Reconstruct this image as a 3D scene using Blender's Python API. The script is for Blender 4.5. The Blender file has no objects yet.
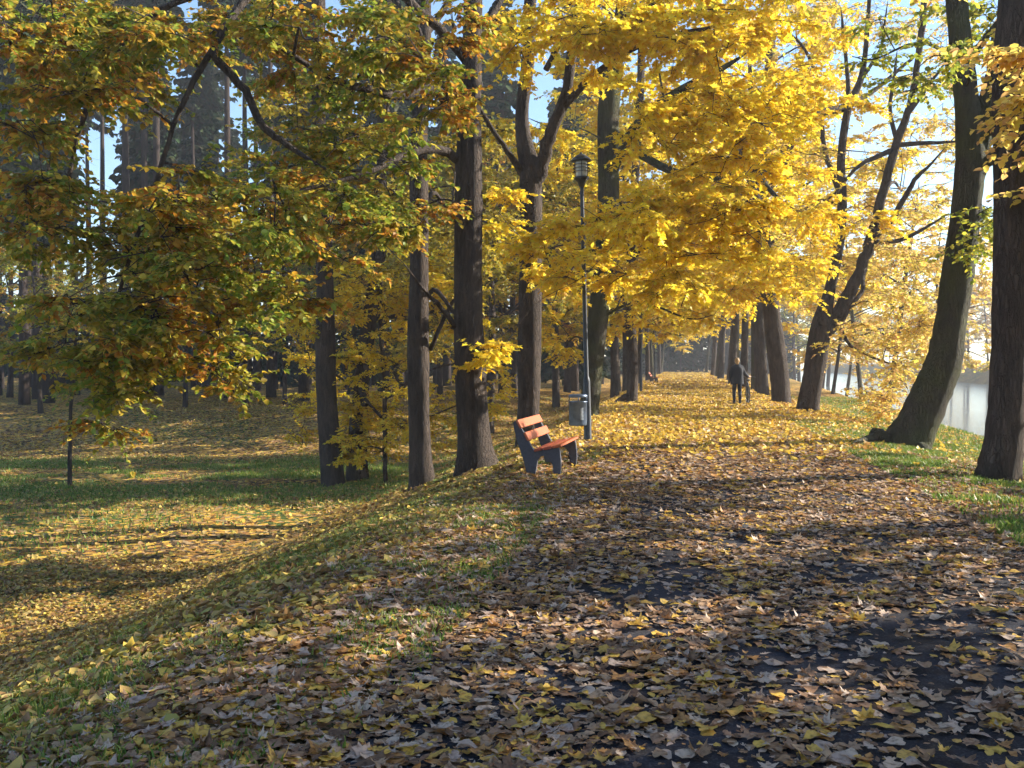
import bpy, math, random
import numpy as np
from mathutils import Vector, Matrix

# ------------------------------------------------------------------ camera, light, exposure
SC = bpy.context.scene
C = SC.collection
F = 1000.0
PITCH = math.radians(-1.26)
CAMZ = 1.6
cam_d = bpy.data.cameras.new("camera"); cam = bpy.data.objects.new("camera", cam_d); C.objects.link(cam)
cam_d.sensor_width = 36.0; cam_d.lens = 36.0 * F / 1024.0
cam_d.clip_start = 0.05; cam_d.clip_end = 3000
cam.location = (0, 0, CAMZ); cam.rotation_euler = (math.radians(90) + PITCH, 0, 0)
SC.camera = cam

SUN_AZ = math.radians(75)      # from straight ahead towards the right
SUN_EL = math.radians(26)
world = bpy.data.worlds.new("World"); SC.world = world; world.use_nodes = True
nt = world.node_tree; bg = nt.nodes["Background"]
sky = nt.nodes.new("ShaderNodeTexSky"); sky.sky_type = 'NISHITA'; sky.sun_disc = False
sky.sun_elevation = SUN_EL; sky.sun_rotation = SUN_AZ
sky.air_density = 1.0; sky.dust_density = 0.3; sky.ozone_density = 3.0
nt.links.new(sky.outputs[0], bg.inputs[0]); bg.inputs[1].default_value = 0.10
sd = bpy.data.lights.new("sun", 'SUN'); sun = bpy.data.objects.new("sun", sd); C.objects.link(sun)
sd.energy = 5.0; sd.angle = math.radians(0.5); sd.color = (1.0, 0.93, 0.80)
S = Vector((math.sin(SUN_AZ) * math.cos(SUN_EL), math.cos(SUN_AZ) * math.cos(SUN_EL), math.sin(SUN_EL)))
sun.rotation_euler = S.to_track_quat('Z', 'Y').to_euler(); sun.location = (60, 30, 60)
SC.view_settings.view_transform = 'Standard'; SC.view_settings.look = 'None'
SC.view_settings.exposure = 1.55; SC.view_settings.gamma = 1.0
cy = SC.cycles
cy.max_bounces = 6; cy.diffuse_bounces = 3; cy.glossy_bounces = 2; cy.transmission_bounces = 4
cy.volume_bounces = 0; cy.transparent_max_bounces = 4
cy.sample_clamp_indirect = 4.0; cy.use_denoising = True
cy.volume_step_rate = 10.0; cy.volume_max_steps = 32; cy.use_adaptive_sampling = True; cy.adaptive_threshold = 0.03
cy.caustics_reflective = False; cy.caustics_refractive = False

rng = np.random.default_rng(7)
TH = math.radians(9.53)        # heading of the path from straight ahead
CT, ST = math.cos(TH), math.sin(TH)
def uv(x, y): return x * CT - y * ST, x * ST + y * CT
def xy(u, v): return u * CT + v * ST, -u * ST + v * CT

def sm(t):
    t = np.clip(t, 0, 1); return t * t * (3 - 2 * t)
_tab = np.random.default_rng(3).random((256, 256))
def vnoise(x, y):
    x = np.asarray(x, float); y = np.asarray(y, float)
    xi = np.floor(x).astype(int); yi = np.floor(y).astype(int)
    fx = x - xi; fy = y - yi; fx = fx * fx * (3 - 2 * fx); fy = fy * fy * (3 - 2 * fy)
    a = _tab[xi & 255, yi & 255]; b = _tab[(xi + 1) & 255, yi & 255]
    c = _tab[xi & 255, (yi + 1) & 255]; d = _tab[(xi + 1) & 255, (yi + 1) & 255]
    return (a * (1 - fx) + b * fx) * (1 - fy) + (c * (1 - fx) + d * fx) * fy
def fbm(x, y): return vnoise(x, y) * .55 + vnoise(x * 2.1 + 9, y * 2.1 + 4) * .3 + vnoise(x * 4.3 + 31, y * 4.3 + 17) * .15

WATER_Z = -2.45
def H(x, y):
    x = np.asarray(x, float); y = np.asarray(y, float)
    u, v = uv(x, y)
    off = sm((-2.1 - u) / 2.0) + sm((u - 3.3) / 1.5)
    z = -1.85 * sm((-2.0 - u) / 6.3)
    far = sm((y - 37) / 12.0)
    z = z + 1.3 * far * sm((-3.5 - u) / 5.5)
    se = 7.4 + np.maximum(0, v - 26) * 0.055
    z = z - 0.42 * sm((u - 3.4) / 4.0) - 3.6 * sm((u - se) / 6.5)
    z = z + 5.0 * sm((u - 52) / 9.0)
    z = z + (fbm(x * .45, y * .45) - .5) * .16 * off + (fbm(x * .12 + 5, y * .12) - .5) * .5 * sm((y - 40) / 20.) * sm((-4 - u) / 4.)
    return z
def Hs(x, y): return float(H(np.array([x]), np.array([y]))[0])

_fw = Vector((0, math.cos(PITCH), math.sin(PITCH))); _up = Vector((0, -math.sin(PITCH), math.cos(PITCH)))
def ray(px, py): return _fw + Vector(((px - 512) / F, 0, 0)) + _up * ((384 - py) / F)
def at(px, py, Y):
    d = ray(px, py); return Vector((0, 0, CAMZ)) + d * (Y / d.y)
def ground_at(px, py):
    Y = 2.0
    while Y < 400:
        p = at(px, py, Y)
        if p.z <= Hs(p.x, p.y): return p
        Y *= 1.006
    return p

# ------------------------------------------------------------------ mesh building
class MB:
    def __init__(s): s.v = []; s.q = []; s.t = []; s.n = 0
    def add(s, v, quads=None, tris=None):
        v = np.asarray(v, float).reshape(-1, 3)
        if quads is not None and len(quads): s.q.append(np.asarray(quads, int).reshape(-1, 4) + s.n)
        if tris is not None and len(tris): s.t.append(np.asarray(tris, int).reshape(-1, 3) + s.n)
        s.v.append(v); s.n += len(v)
    def mesh(s, name, mats, smooth=True):
        me = bpy.data.meshes.new(name)
        V = np.concatenate(s.v); Q = np.concatenate(s.q) if s.q else np.zeros((0, 4), int)
        T = np.concatenate(s.t) if s.t else np.zeros((0, 3), int)
        me.vertices.add(len(V)); me.vertices.foreach_set("co", V.astype(np.float32).ravel())
        me.loops.add(Q.size + T.size); me.polygons.add(len(Q) + len(T))
        me.loops.foreach_set("vertex_index", np.concatenate([Q.ravel(), T.ravel()]).astype(np.int32))
        ls = np.concatenate([np.arange(len(Q)) * 4, Q.size + np.arange(len(T)) * 3]).astype(np.int32)
        me.polygons.foreach_set("loop_start", ls)
        me.polygons.foreach_set("use_smooth", np.full(len(ls), smooth))
        me.update(calc_edges=True)
        for m in (mats if isinstance(mats, list) else [mats]): me.materials.append(m)
        return me
    def build(s, name, mat, parent=None, smooth=True, loc=None):
        o = bpy.data.objects.new(name, s.mesh(name, mat, smooth)); C.objects.link(o)
        if parent is not None: o.parent = parent
        if loc is not None: o.location = loc
        return o
def tag(o, label=None, cat=None, group=None, kind=None):
    for k, v in (('label', label), ('category', cat), ('group', group), ('kind', kind)):
        if v: o[k] = v
    return o
def thing(name, loc, label, cat, group=None, rz=0):
    o = bpy.data.objects.new(name, None); C.objects.link(o); o.location = loc; o.rotation_euler = (0, 0, rz)
    o.empty_display_size = .3
    return tag(o, label, cat, group)
def copy_tree(o, parent=None):
    c = o.copy(); C.objects.link(c); c.parent = parent
    for ch in o.children: copy_tree(ch, c)
    return c

def catmull(P, n=4):
    P = np.asarray(P, float)
    if len(P) < 3 or n < 2: return P
    Q = np.vstack([2 * P[0] - P[1], P, 2 * P[-1] - P[-2]]); out = []
    for i in range(1, len(Q) - 2):
        p0, p1, p2, p3 = Q[i - 1], Q[i], Q[i + 1], Q[i + 2]
        for t in np.linspace(0, 1, n, endpoint=False):
            out.append(.5 * ((2 * p1) + (-p0 + p2) * t + (2 * p0 - 5 * p1 + 4 * p2 - p3) * t * t + (-p0 + 3 * p1 - 3 * p2 + p3) * t ** 3))
    out.append(Q[-2]); return np.array(out)
def tube(mb, P, R, ns=8, wob=0.0, flare=0.0, cap=True, seed=0, grain=0.0):
    P = np.asarray(P, float); R = np.asarray(R, float); n = len(P)
    T = np.gradient(P, axis=0); T /= np.linalg.norm(T, axis=1)[:, None] + 1e-9
    ref = np.array([1., 0, 0]) if abs(T[:, 0]).mean() < .8 else np.array([0, 1., 0])
    A = ref - (T @ ref)[:, None] * T; A /= np.linalg.norm(A, axis=1)[:, None] + 1e-9
    B = np.cross(T, A)
    an = np.arange(ns) * 2 * np.pi / ns; rr = np.random.default_rng(seed)
    s = np.concatenate([[0], np.cumsum(np.linalg.norm(np.diff(P, axis=0), axis=1))])
    rad = R[:, None] * np.ones((1, ns))
    if wob:
        ph = rr.random(4) * 6.28
        rad = rad * (1 + wob * np.sin(2 * an + ph[0] + s[:, None] * .5) + wob * .7 * np.sin(3 * an + ph[1] - s[:, None] * .9) + wob * .8 * np.sin(s[:, None] * 2.1 + ph[2]))
    if grain:
        ridge = rr.normal(0, 1, ns)
        rad = rad * (1 + grain * (ridge[None, :] * .7 + rr.normal(0, .6, (n, ns))))
    if flare:
        ph = rr.random(2) * 6.28
        lobes = .55 + .45 * np.sin(an * 4 + ph[0]) * 1.0 + .25 * np.sin(an * 7 + ph[1])
        f = np.exp(-s / (R[0] * 1.1))[:, None]
        rad = rad + R[0] * flare * f * np.clip(lobes, 0.05, None)[None, :]
    V = P[:, None, :] + rad[..., None] * (np.cos(an)[None, :, None] * A[:, None, :] + np.sin(an)[None, :, None] * B[:, None, :])
    i = np.arange(n - 1)[:, None] * ns; j = np.arange(ns)[None, :]; k = (j + 1) % ns
    q = np.stack([i + j, i + k, i + ns + k, i + ns + j], -1).reshape(-1, 4)
    V = V.reshape(-1, 3); tr = None
    if cap:
        V = np.vstack([V, P[-1] + T[-1] * R[-1] * .4, P[0]])
        a = (n - 1) * ns; c = len(V) - 2; jj = np.arange(ns); kk = (jj + 1) % ns
        tr = np.vstack([np.stack([a + jj, a + kk, np.full(ns, c)], 1), np.stack([kk, jj, np.full(ns, c + 1)], 1)])
    mb.add(V, q, tr)
def unit(a): return a / (np.linalg.norm(a, axis=-1, keepdims=True) + 1e-9)
def tubes_many(mb, B, M, E, r):          # many thin 3-sided twigs, vectorised: base, middle, end
    n = len(B); an = np.arange(3) * 2.094
    t = unit(E - B); ref = np.tile([0.3, 0.2, 1.0], (n, 1)); a = unit(np.cross(t, ref)); b = np.cross(t, a)
    off = np.cos(an)[None, :, None] * a[:, None] + np.sin(an)[None, :, None] * b[:, None]
    r = np.asarray(r).reshape(-1, 1, 1) * np.ones((n, 1, 1))
    V = np.stack([B[:, None] + off * r, M[:, None] + off * r * .7, E[:, None] + off * r * .3], 1).reshape(-1, 3)
    base = np.arange(n)[:, None, None] * 9; ring = np.arange(2)[None, :, None] * 3; j = np.arange(3)[None, None]; k = (j + 1) % 3
    mb.add(V, np.stack([base + ring + j, base + ring + k, base + ring + 3 + k, base + ring + 3 + j], -1).reshape(-1, 4))

# leaf: stalk end, shoulders, tip, folded on the midrib
LEAF_V = np.array([[0, 0, 0], [.30, .36, .10], [.72, .26, .07], [1., 0, -.06], [.72, -.26, .07], [.30, -.36, .10], [.5, 0, -.02]])
LEAF_Q = np.array([[0, 6, 2, 1], [6, 3, 2, 2], [0, 5, 4, 6], [6, 4, 3, 3]])
MAPLE_V = np.array([[0, 0, 0], [.05, .30, .03], [.35, .22, .03], [.45, .50, .08], [.62, .2, .03], [1.0, 0, -.05],
                    [.62, -.2, .03], [.45, -.50, .08], [.35, -.22, .03], [.05, -.30, .03], [.42, 0, -.02]])
def leaves(mb, P, D, N, S, maple=False):
    """P stalk, D direction, N normal, S size"""
    D = unit(D); Y = unit(np.cross(N, D)); Z = np.cross(D, Y); S = np.asarray(S).reshape(-1, 1, 1)
    n = len(P)
    if maple:
        T = MAPLE_V; m = len(T)
        tri = np.array([[10, i, i + 1] for i in range(0, 9)] + [[10, 9, 0]])
        V = P[:, None] + S * (T[None, :, 0:1] * D[:, None] + T[None, :, 1:2] * Y[:, None] + T[None, :, 2:3] * Z[:, None])
        mb.add(V.reshape(-1, 3), None, (np.arange(n)[:, None, None] * m + tri[None]).reshape(-1, 3))
    else:
        T = LEAF_V[:6]; m = 6
        tri = np.array([[0, 3, 2], [0, 2, 1], [0, 5, 4], [0, 4, 3]])
        V = P[:, None] + S * (T[None, :, 0:1] * D[:, None] + T[None, :, 1:2] * Y[:, None] + T[None, :, 2:3] * Z[:, None])
        mb.add(V.reshape(-1, 3), None, (np.arange(n)[:, None, None] * m + tri[None]).reshape(-1, 3))

# ------------------------------------------------------------------ materials
def new_mat(name):
    m = bpy.data.materials.new(name); m.use_nodes = True; return m, m.node_tree.nodes, m.node_tree.links
def ramp(nodes, stops, interp='CONSTANT'):
    r = nodes.new("ShaderNodeValToRGB"); e = r.color_ramp; e.interpolation = interp
    while len(e.elements) > 1: e.elements.remove(e.elements[-1])
    e.elements[0].position = stops[0][0]; e.elements[0].color = (*stops[0][1], 1)
    for p, c in stops[1:]:
        x = e.elements.new(p); x.color = (*c, 1)
    return r
def even(cols): return [(i / len(cols), c) for i, c in enumerate(cols)]
def leaf_mat(name, cols, cols2=None, trans=.45, scale=.6, rough=.5, spec=.3, spots=False):
    """colour per leaf, with a second palette taking over in patches of the crown"""
    m, n, l = new_mat(name); b = n["Principled BSDF"]
    geo = n.new("ShaderNodeNewGeometry"); r1 = ramp(n, even(cols)); l.new(geo.outputs["Random Per Island"], r1.inputs[0])
    col = r1.outputs[0]
    if cols2:
        r2 = ramp(n, even(cols2)); l.new(geo.outputs["Random Per Island"], r2.inputs[0])
        nz = n.new("ShaderNodeTexNoise"); nz.inputs["Scale"].default_value = scale; nz.inputs["Detail"].default_value = 2
        l.new(geo.outputs["Position"], nz.inputs["Vector"])
        mr = n.new("ShaderNodeMapRange"); mr.inputs[1].default_value = .44; mr.inputs[2].default_value = .58
        l.new(nz.outputs[0], mr.inputs[0])
        mx = n.new("ShaderNodeMix"); mx.data_type = 'RGBA'; l.new(mr.outputs[0], mx.inputs[0])
        l.new(r1.outputs[0], mx.inputs[6]); l.new(r2.outputs[0], mx.inputs[7]); col = mx.outputs[2]
    if spots:
        ns_ = n.new("ShaderNodeTexNoise"); ns_.inputs["Scale"].default_value = 38; ns_.inputs["Detail"].default_value = 4
        l.new(geo.outputs["Position"], ns_.inputs["Vector"]); rs_ = ramp(n, [(.32, (.42, .36, .32)), (.5, (.95, .95, .95)), (.7, (1.12, 1.1, 1.06))], 'LINEAR'); l.new(ns_.outputs[0], rs_.inputs[0])
        mu = n.new("ShaderNodeMixRGB"); mu.blend_type = 'MULTIPLY'; mu.inputs[0].default_value = 1; l.new(col, mu.inputs[1]); l.new(rs_.outputs[0], mu.inputs[2]); col = mu.outputs[0]
    l.new(col, b.inputs["Base Color"]); b.inputs["Roughness"].default_value = rough
    b.inputs["Specular IOR Level"].default_value = spec
    tr = n.new("ShaderNodeBsdfTranslucent"); l.new(col, tr.inputs[0])
    ms = n.new("ShaderNodeMixShader"); ms.inputs[0].default_value = trans
    l.new(b.outputs[0], ms.inputs[1]); l.new(tr.outputs[0], ms.inputs[2])
    l.new(ms.outputs[0], n["Material Output"].inputs[0]); return m
GOLD = leaf_mat("gold_leaves", [(.88, .68, .04), (.86, .60, .04), (.90, .76, .07), (.80, .50, .03), (.87, .68, .05), (.88, .74, .06)],
                [(.82, .56, .04), (.86, .64, .05), (.66, .38, .03), (.82, .58, .05), (.88, .70, .07), (.70, .62, .06)], .55)
AMBER = leaf_mat("amber_leaves", [(.55, .26, .03), (.62, .34, .04), (.40, .18, .03), (.66, .40, .05)],
                 [(.38, .30, .04), (.50, .34, .04), (.30, .22, .04), (.60, .38, .05)], .45)
OLIVE = leaf_mat("turning_oak_leaves", [(.20, .27, .03), (.28, .32, .04), (.46, .42, .05), (.16, .23, .03), (.56, .42, .05), (.22, .30, .04), (.34, .24, .04)],
                 [(.66, .36, .04), (.52, .22, .03), (.36, .34, .04), (.70, .50, .06), (.42, .18, .03), (.22, .27, .03)], .5, .9)
PALE = leaf_mat("pale_gold_leaves", [(.82, .62, .12), (.78, .54, .14), (.84, .68, .18), (.66, .42, .16)],
                [(.76, .62, .12), (.64, .60, .10), (.72, .46, .18)], .55)
LIME = leaf_mat("yellow_green_leaves", [(.44, .44, .05), (.28, .33, .04), (.60, .52, .06), (.22, .28, .04)], None, .5)
OGOLD = leaf_mat("olive_gold_leaves", [(.48, .38, .04), (.38, .30, .04), (.60, .44, .05), (.30, .26, .04)],
                 [(.30, .28, .04), (.56, .36, .05), (.22, .22, .04)], .4)
NEEDLE = leaf_mat("spruce_needles", [(.025, .05, .022), (.035, .065, .028), (.05, .07, .03), (.06, .06, .03)], None, .1, rough=.9, spec=.05)

def bark_mat(name, c1, c2, moss=0.0, scale=9):
    m, n, l = new_mat(name); b = n["Principled BSDF"]
    tc = n.new("ShaderNodeTexCoord"); mp = n.new("ShaderNodeMapping"); mp.inputs["Scale"].default_value = (1, 1, .22)
    l.new(tc.outputs["Object"], mp.inputs[0])
    vo = n.new("ShaderNodeTexVoronoi"); vo.feature = 'DISTANCE_TO_EDGE'; vo.inputs["Scale"].default_value = scale * 2.2
    nz = n.new("ShaderNodeTexNoise"); nz.inputs["Scale"].default_value = scale; nz.inputs["Detail"].default_value = 6; nz.inputs["Roughness"].default_value = .7
    l.new(mp.outputs[0], nz.inputs[0])
    dm = n.new("ShaderNodeMixRGB"); dm.blend_type = 'ADD'; dm.inputs[0].default_value = .12
    l.new(mp.outputs[0], dm.inputs[1]); l.new(nz.outputs[1], dm.inputs[2]); l.new(dm.outputs[0], vo.inputs[0])
    r = ramp(n, [(.25, c1), (.7, c2)], 'LINEAR'); l.new(nz.outputs[0], r.inputs[0]); col = r.outputs[0]
    if moss:
        n2 = n.new("ShaderNodeTexNoise"); n2.inputs["Scale"].default_value = 1.7; n2.inputs["Detail"].default_value = 5
        l.new(tc.outputs["Object"], n2.inputs[0])
        r2 = ramp(n, [(.5 - moss * .2, (0, 0, 0)), (.68, (1, 1, 1))], 'LINEAR'); l.new(n2.outputs[0], r2.inputs[0])
        mm = n.new("ShaderNodeMixRGB"); mm.inputs[2].default_value = (.075, .085, .03, 1)
        fm = n.new("ShaderNodeMath"); fm.operation = 'MULTIPLY'; fm.inputs[1].default_value = .75
        l.new(r2.outputs[0], fm.inputs[0]); l.new(fm.outputs[0], mm.inputs[0]); l.new(col, mm.inputs[1]); col = mm.outputs[0]
    l.new(col, b.inputs["Base Color"]); b.inputs["Roughness"].default_value = .9; b.inputs["Specular IOR Level"].default_value = .2
    mn = n.new("ShaderNodeMath"); mn.operation = 'MINIMUM'; mn.inputs[1].default_value = .18; l.new(vo.outputs[0], mn.inputs[0])
    ad = n.new("ShaderNodeMath"); ad.operation = 'MULTIPLY_ADD'; ad.inputs[1].default_value = 3.; l.new(mn.outputs[0], ad.inputs[0]); l.new(nz.outputs[0], ad.inputs[2])
    bp = n.new("ShaderNodeBump"); bp.inputs["Strength"].default_value = .9; bp.inputs["Distance"].default_value = .06
    l.new(ad.outputs[0], bp.inputs["Height"]); l.new(bp.outputs[0], b.inputs["Normal"]); return m
BARK = bark_mat("brown_bark", (.025, .019, .017), (.11, .083, .066))
BARKG = bark_mat("mossy_bark", (.026, .022, .018), (.09, .075, .056), .8)
BARKS = bark_mat("spruce_bark", (.03, .022, .02), (.085, .06, .048))

def plain(name, col, rough=.5, metal=0, var=.0, scale=12, bump=0):
    m, n, l = new_mat(name); b = n["Principled BSDF"]
    b.inputs["Roughness"].default_value = rough; b.inputs["Metallic"].default_value = metal
    nz = n.new("ShaderNodeTexNoise"); nz.inputs["Scale"].default_value = scale; nz.inputs["Detail"].default_value = 5
    tc = n.new("ShaderNodeTexCoord"); l.new(tc.outputs["Object"], nz.inputs[0])
    r = ramp(n, [(.3, tuple(c * (1 - var) for c in col)), (.7, tuple(min(1, c * (1 + var)) for c in col))], 'LINEAR')
    l.new(nz.outputs[0], r.inputs[0]); l.new(r.outputs[0], b.inputs["Base Color"])
    if bump:
        bp = n.new("ShaderNodeBump"); bp.inputs["Strength"].default_value = bump; bp.inputs["Distance"].default_value = .01
        l.new(nz.outputs[0], bp.inputs["Height"]); l.new(bp.outputs[0], b.inputs["Normal"])
    return m

# ground: soil and grass under a scatter of small leaves
def ground_mat():
    m, n, l = new_mat("leafy_ground"); b = n["Principled BSDF"]; b.inputs["Roughness"].default_value = .95; b.inputs["Specular IOR Level"].default_value = .1
    geo = n.new("ShaderNodeNewGeometry")
    def noise(s, d=4):
        x = n.new("ShaderNodeTexNoise"); x.inputs["Scale"].default_value = s; x.inputs["Detail"].default_value = d
        l.new(geo.outputs["Position"], x.inputs["Vector"]); return x
    g = noise(.16, 5); fine = noise(30, 5)
    gr = ramp(n, [(.3, (.035, .065, .016)), (.55, (.07, .11, .025)), (.75, (.11, .13, .035))], 'LINEAR'); l.new(fine.outputs[0], gr.inputs[0])
    so = ramp(n, [(.3, (.045, .03, .018)), (.7, (.12, .075, .035))], 'LINEAR'); l.new(fine.outputs[0], so.inputs[0])
    sel = ramp(n, [(.42, (0, 0, 0)), (.56, (1, 1, 1))], 'LINEAR'); l.new(g.outputs[0], sel.inputs[0])
    # grass belt along the swale floor
    sp = n.new("ShaderNodeSeparateXYZ"); l.new(geo.outputs["Position"], sp.inputs[0])
    base = n.new("ShaderNodeMixRGB"); l.new(sel.outputs[0], base.inputs[0]); l.new(so.outputs[0], base.inputs[1]); l.new(gr.outputs[0], base.inputs[2])
    vo = n.new("ShaderNodeTexVoronoi"); vo.inputs["Scale"].default_value = 9; vo.inputs["Randomness"].default_value = 1
    l.new(geo.outputs["Position"], vo.inputs["Vector"])
    lc = ramp(n, even([(.42, .24, .05), (.30, .15, .04), (.55, .36, .06), (.22, .11, .04), (.36, .24, .12), (.50, .28, .05)])); 
    sep = n.new("ShaderNodeSeparateColor"); l.new(vo.outputs["Color"], sep.inputs[0]); l.new(sep.outputs[0], lc.inputs[0])
    dens = ramp(n, [(.38, (0, 0, 0)), (.40, (1, 1, 1))], 'LINEAR')
    sub = n.new("ShaderNodeMath"); sub.operation = 'ADD'; l.new(sep.outputs[1], sub.inputs[0])
    g2 = noise(.5, 3); mul = n.new("ShaderNodeMath"); mul.operation = 'MULTIPLY_ADD'; mul.inputs[1].default_value = 1.0; mul.inputs[2].default_value = -.45
    l.new(g2.outputs[0], mul.inputs[0]); l.new(mul.outputs[0], sub.inputs[1]); l.new(sub.outputs[0], dens.inputs[0])
    mx = n.new("ShaderNodeMixRGB"); l.new(dens.outputs[0], mx.inputs[0]); l.new(base.outputs[0], mx.inputs[1]); l.new(lc.outputs[0], mx.inputs[2])
    l.new(mx.outputs[0], b.inputs["Base Color"])
    bp = n.new("ShaderNodeBump"); bp.inputs["Strength"].default_value = .8; bp.inputs["Distance"].default_value = .03
    l.new(fine.outputs[0], bp.inputs["Height"]); l.new(bp.outputs[0], b.inputs["Normal"]); return m
GROUND = ground_mat()
def asphalt_mat():
    m, n, l = new_mat("worn_asphalt"); b = n["Principled BSDF"]; b.inputs["Roughness"].default_value = .92; b.inputs["Specular IOR Level"].default_value = .12
    geo = n.new("ShaderNodeNewGeometry")
    a = n.new("ShaderNodeTexNoise"); a.inputs["Scale"].default_value = 90; a.inputs["Detail"].default_value = 4
    c = n.new("ShaderNodeTexNoise"); c.inputs["Scale"].default_value = 1.1; c.inputs["Detail"].default_value = 6
    l.new(geo.outputs["Position"], a.inputs["Vector"]); l.new(geo.outputs["Position"], c.inputs["Vector"])
    r1 = ramp(n, [(.3, (.022, .022, .028)), (.55, (.040, .039, .046)), (.75, (.09, .087, .095))], 'LINEAR'); l.new(a.outputs[0], r1.inputs[0])
    r2 = ramp(n, [(.45, (1, 1, 1)), (.7, (.62, .52, .40))], 'LINEAR'); l.new(c.outputs[0], r2.inputs[0])
    mx = n.new("ShaderNodeMixRGB"); mx.blend_type = 'MULTIPLY'; mx.inputs[0].default_value = 1
    l.new(r1.outputs[0], mx.inputs[1]); l.new(r2.outputs[0], mx.inputs[2]); l.new(mx.outputs[0], b.inputs["Base Color"])
    bp = n.new("ShaderNodeBump"); bp.inputs["Strength"].default_value = .7; bp.inputs["Distance"].default_value = .006
    l.new(a.outputs[0], bp.inputs["Height"]); l.new(bp.outputs[0], b.inputs["Normal"]); return m
ASPHALT = asphalt_mat()

# ------------------------------------------------------------------ terrain, path, water, haze
def grid_obj(name, us, vs, zfun, mat):
    U, V = np.meshgrid(us, vs, indexing='ij'); X, Y = xy(U, V); Z = zfun(X, Y)
    nu, nv = U.shape; i = np.arange(nu - 1)[:, None] * nv; j = np.arange(nv - 1)[None]
    mb = MB(); mb.add(np.stack([X, Y, Z], -1), np.stack([i + j, i + nv + j, i + nv + j + 1, i + j + 1], -1).reshape(-1, 4))
    o = mb.build(name, mat); o['kind'] = 'structure'; return o
us = np.concatenate([np.arange(-450, -60, 15), np.arange(-60, -14, 1.5), np.arange(-14, 14, .25), np.arange(14, 66, 1), np.arange(66, 130, 5), np.arange(130, 470, 20)])
vs = np.concatenate([np.arange(-60, -6, 4), np.arange(-6, 45, .3), np.arange(45, 110, 1.5), np.arange(110, 470, 12)])
grid_obj("ground", us, vs, H, GROUND)
pu = np.linspace(0, 1, 12); pv = np.arange(-6, 175, .35)
U = np.zeros((12, len(pv)))
le = -1.35 + (vnoise(pv * .9, pv * 0) - .5) * .3; re = 3.05 + (vnoise(pv * .8, pv * 0 + 40) - .5) * .35
U = le[None] * (1 - pu[:, None]) + re[None] * pu[:, None]
V_ = np.tile(pv, (12, 1)); X, Y = xy(U, V_); nv = len(pv)
i = np.arange(11)[:, None] * nv; j = np.arange(nv - 1)[None]; mb = MB()
mb.add(np.stack([X, Y, H(X, Y) + .006], -1), np.stack([i + j, i + nv + j, i + nv + j + 1, i + j + 1], -1).reshape(-1, 4))
o = mb.build("path", ASPHALT); o['kind'] = 'structure'

m, n, l = new_mat("river_water"); b = n["Principled BSDF"]
b.inputs["Base Color"].default_value = (.10, .14, .15, 1); b.inputs["Roughness"].default_value = .12
nz = n.new("ShaderNodeTexNoise"); nz.inputs["Scale"].default_value = 1.3; nz.inputs["Detail"].default_value = 3
geo = n.new("ShaderNodeNewGeometry"); l.new(geo.outputs["Position"], nz.inputs["Vector"])
bp = n.new("ShaderNodeBump"); bp.inputs["Strength"].default_value = .15; bp.inputs["Distance"].default_value = .05
l.new(nz.outputs[0], bp.inputs["Height"]); l.new(bp.outputs[0], b.inputs["Normal"])
grid_obj("water", np.linspace(8.2, 60, 12), np.linspace(-60, 465, 12), lambda x, y: x * 0 + WATER_Z, m)

HAZE_D = 0.0008
m, n, l = new_mat("autumn_haze"); n.remove(n["Principled BSDF"])
pvn = n.new("ShaderNodeVolumePrincipled"); pvn.inputs["Color"].default_value = (.92, .94, 1, 1); pvn.inputs["Density Attribute"].default_value = ""; m.cycles.homogeneous_volume = True
pvn.inputs["Density"].default_value = HAZE_D; pvn.inputs["Anisotropy"].default_value = .2
l.new(pvn.outputs[0], n["Material Output"].inputs["Volume"])
mb = MB(); X0, X1, Y0, Y1, Z0, Z1 = -620, 640, -220, 640, -7, 34
mb.add([(x, y, z) for x in (X0, X1) for y in (Y0, Y1) for z in (Z0, Z1)],
       [(0, 1, 3, 2), (4, 6, 7, 5), (0, 4, 5, 1), (2, 3, 7, 6), (0, 2, 6, 4), (1, 5, 7, 3)])
o = mb.build("haze", m, smooth=False); o['kind'] = 'stuff'

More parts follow.
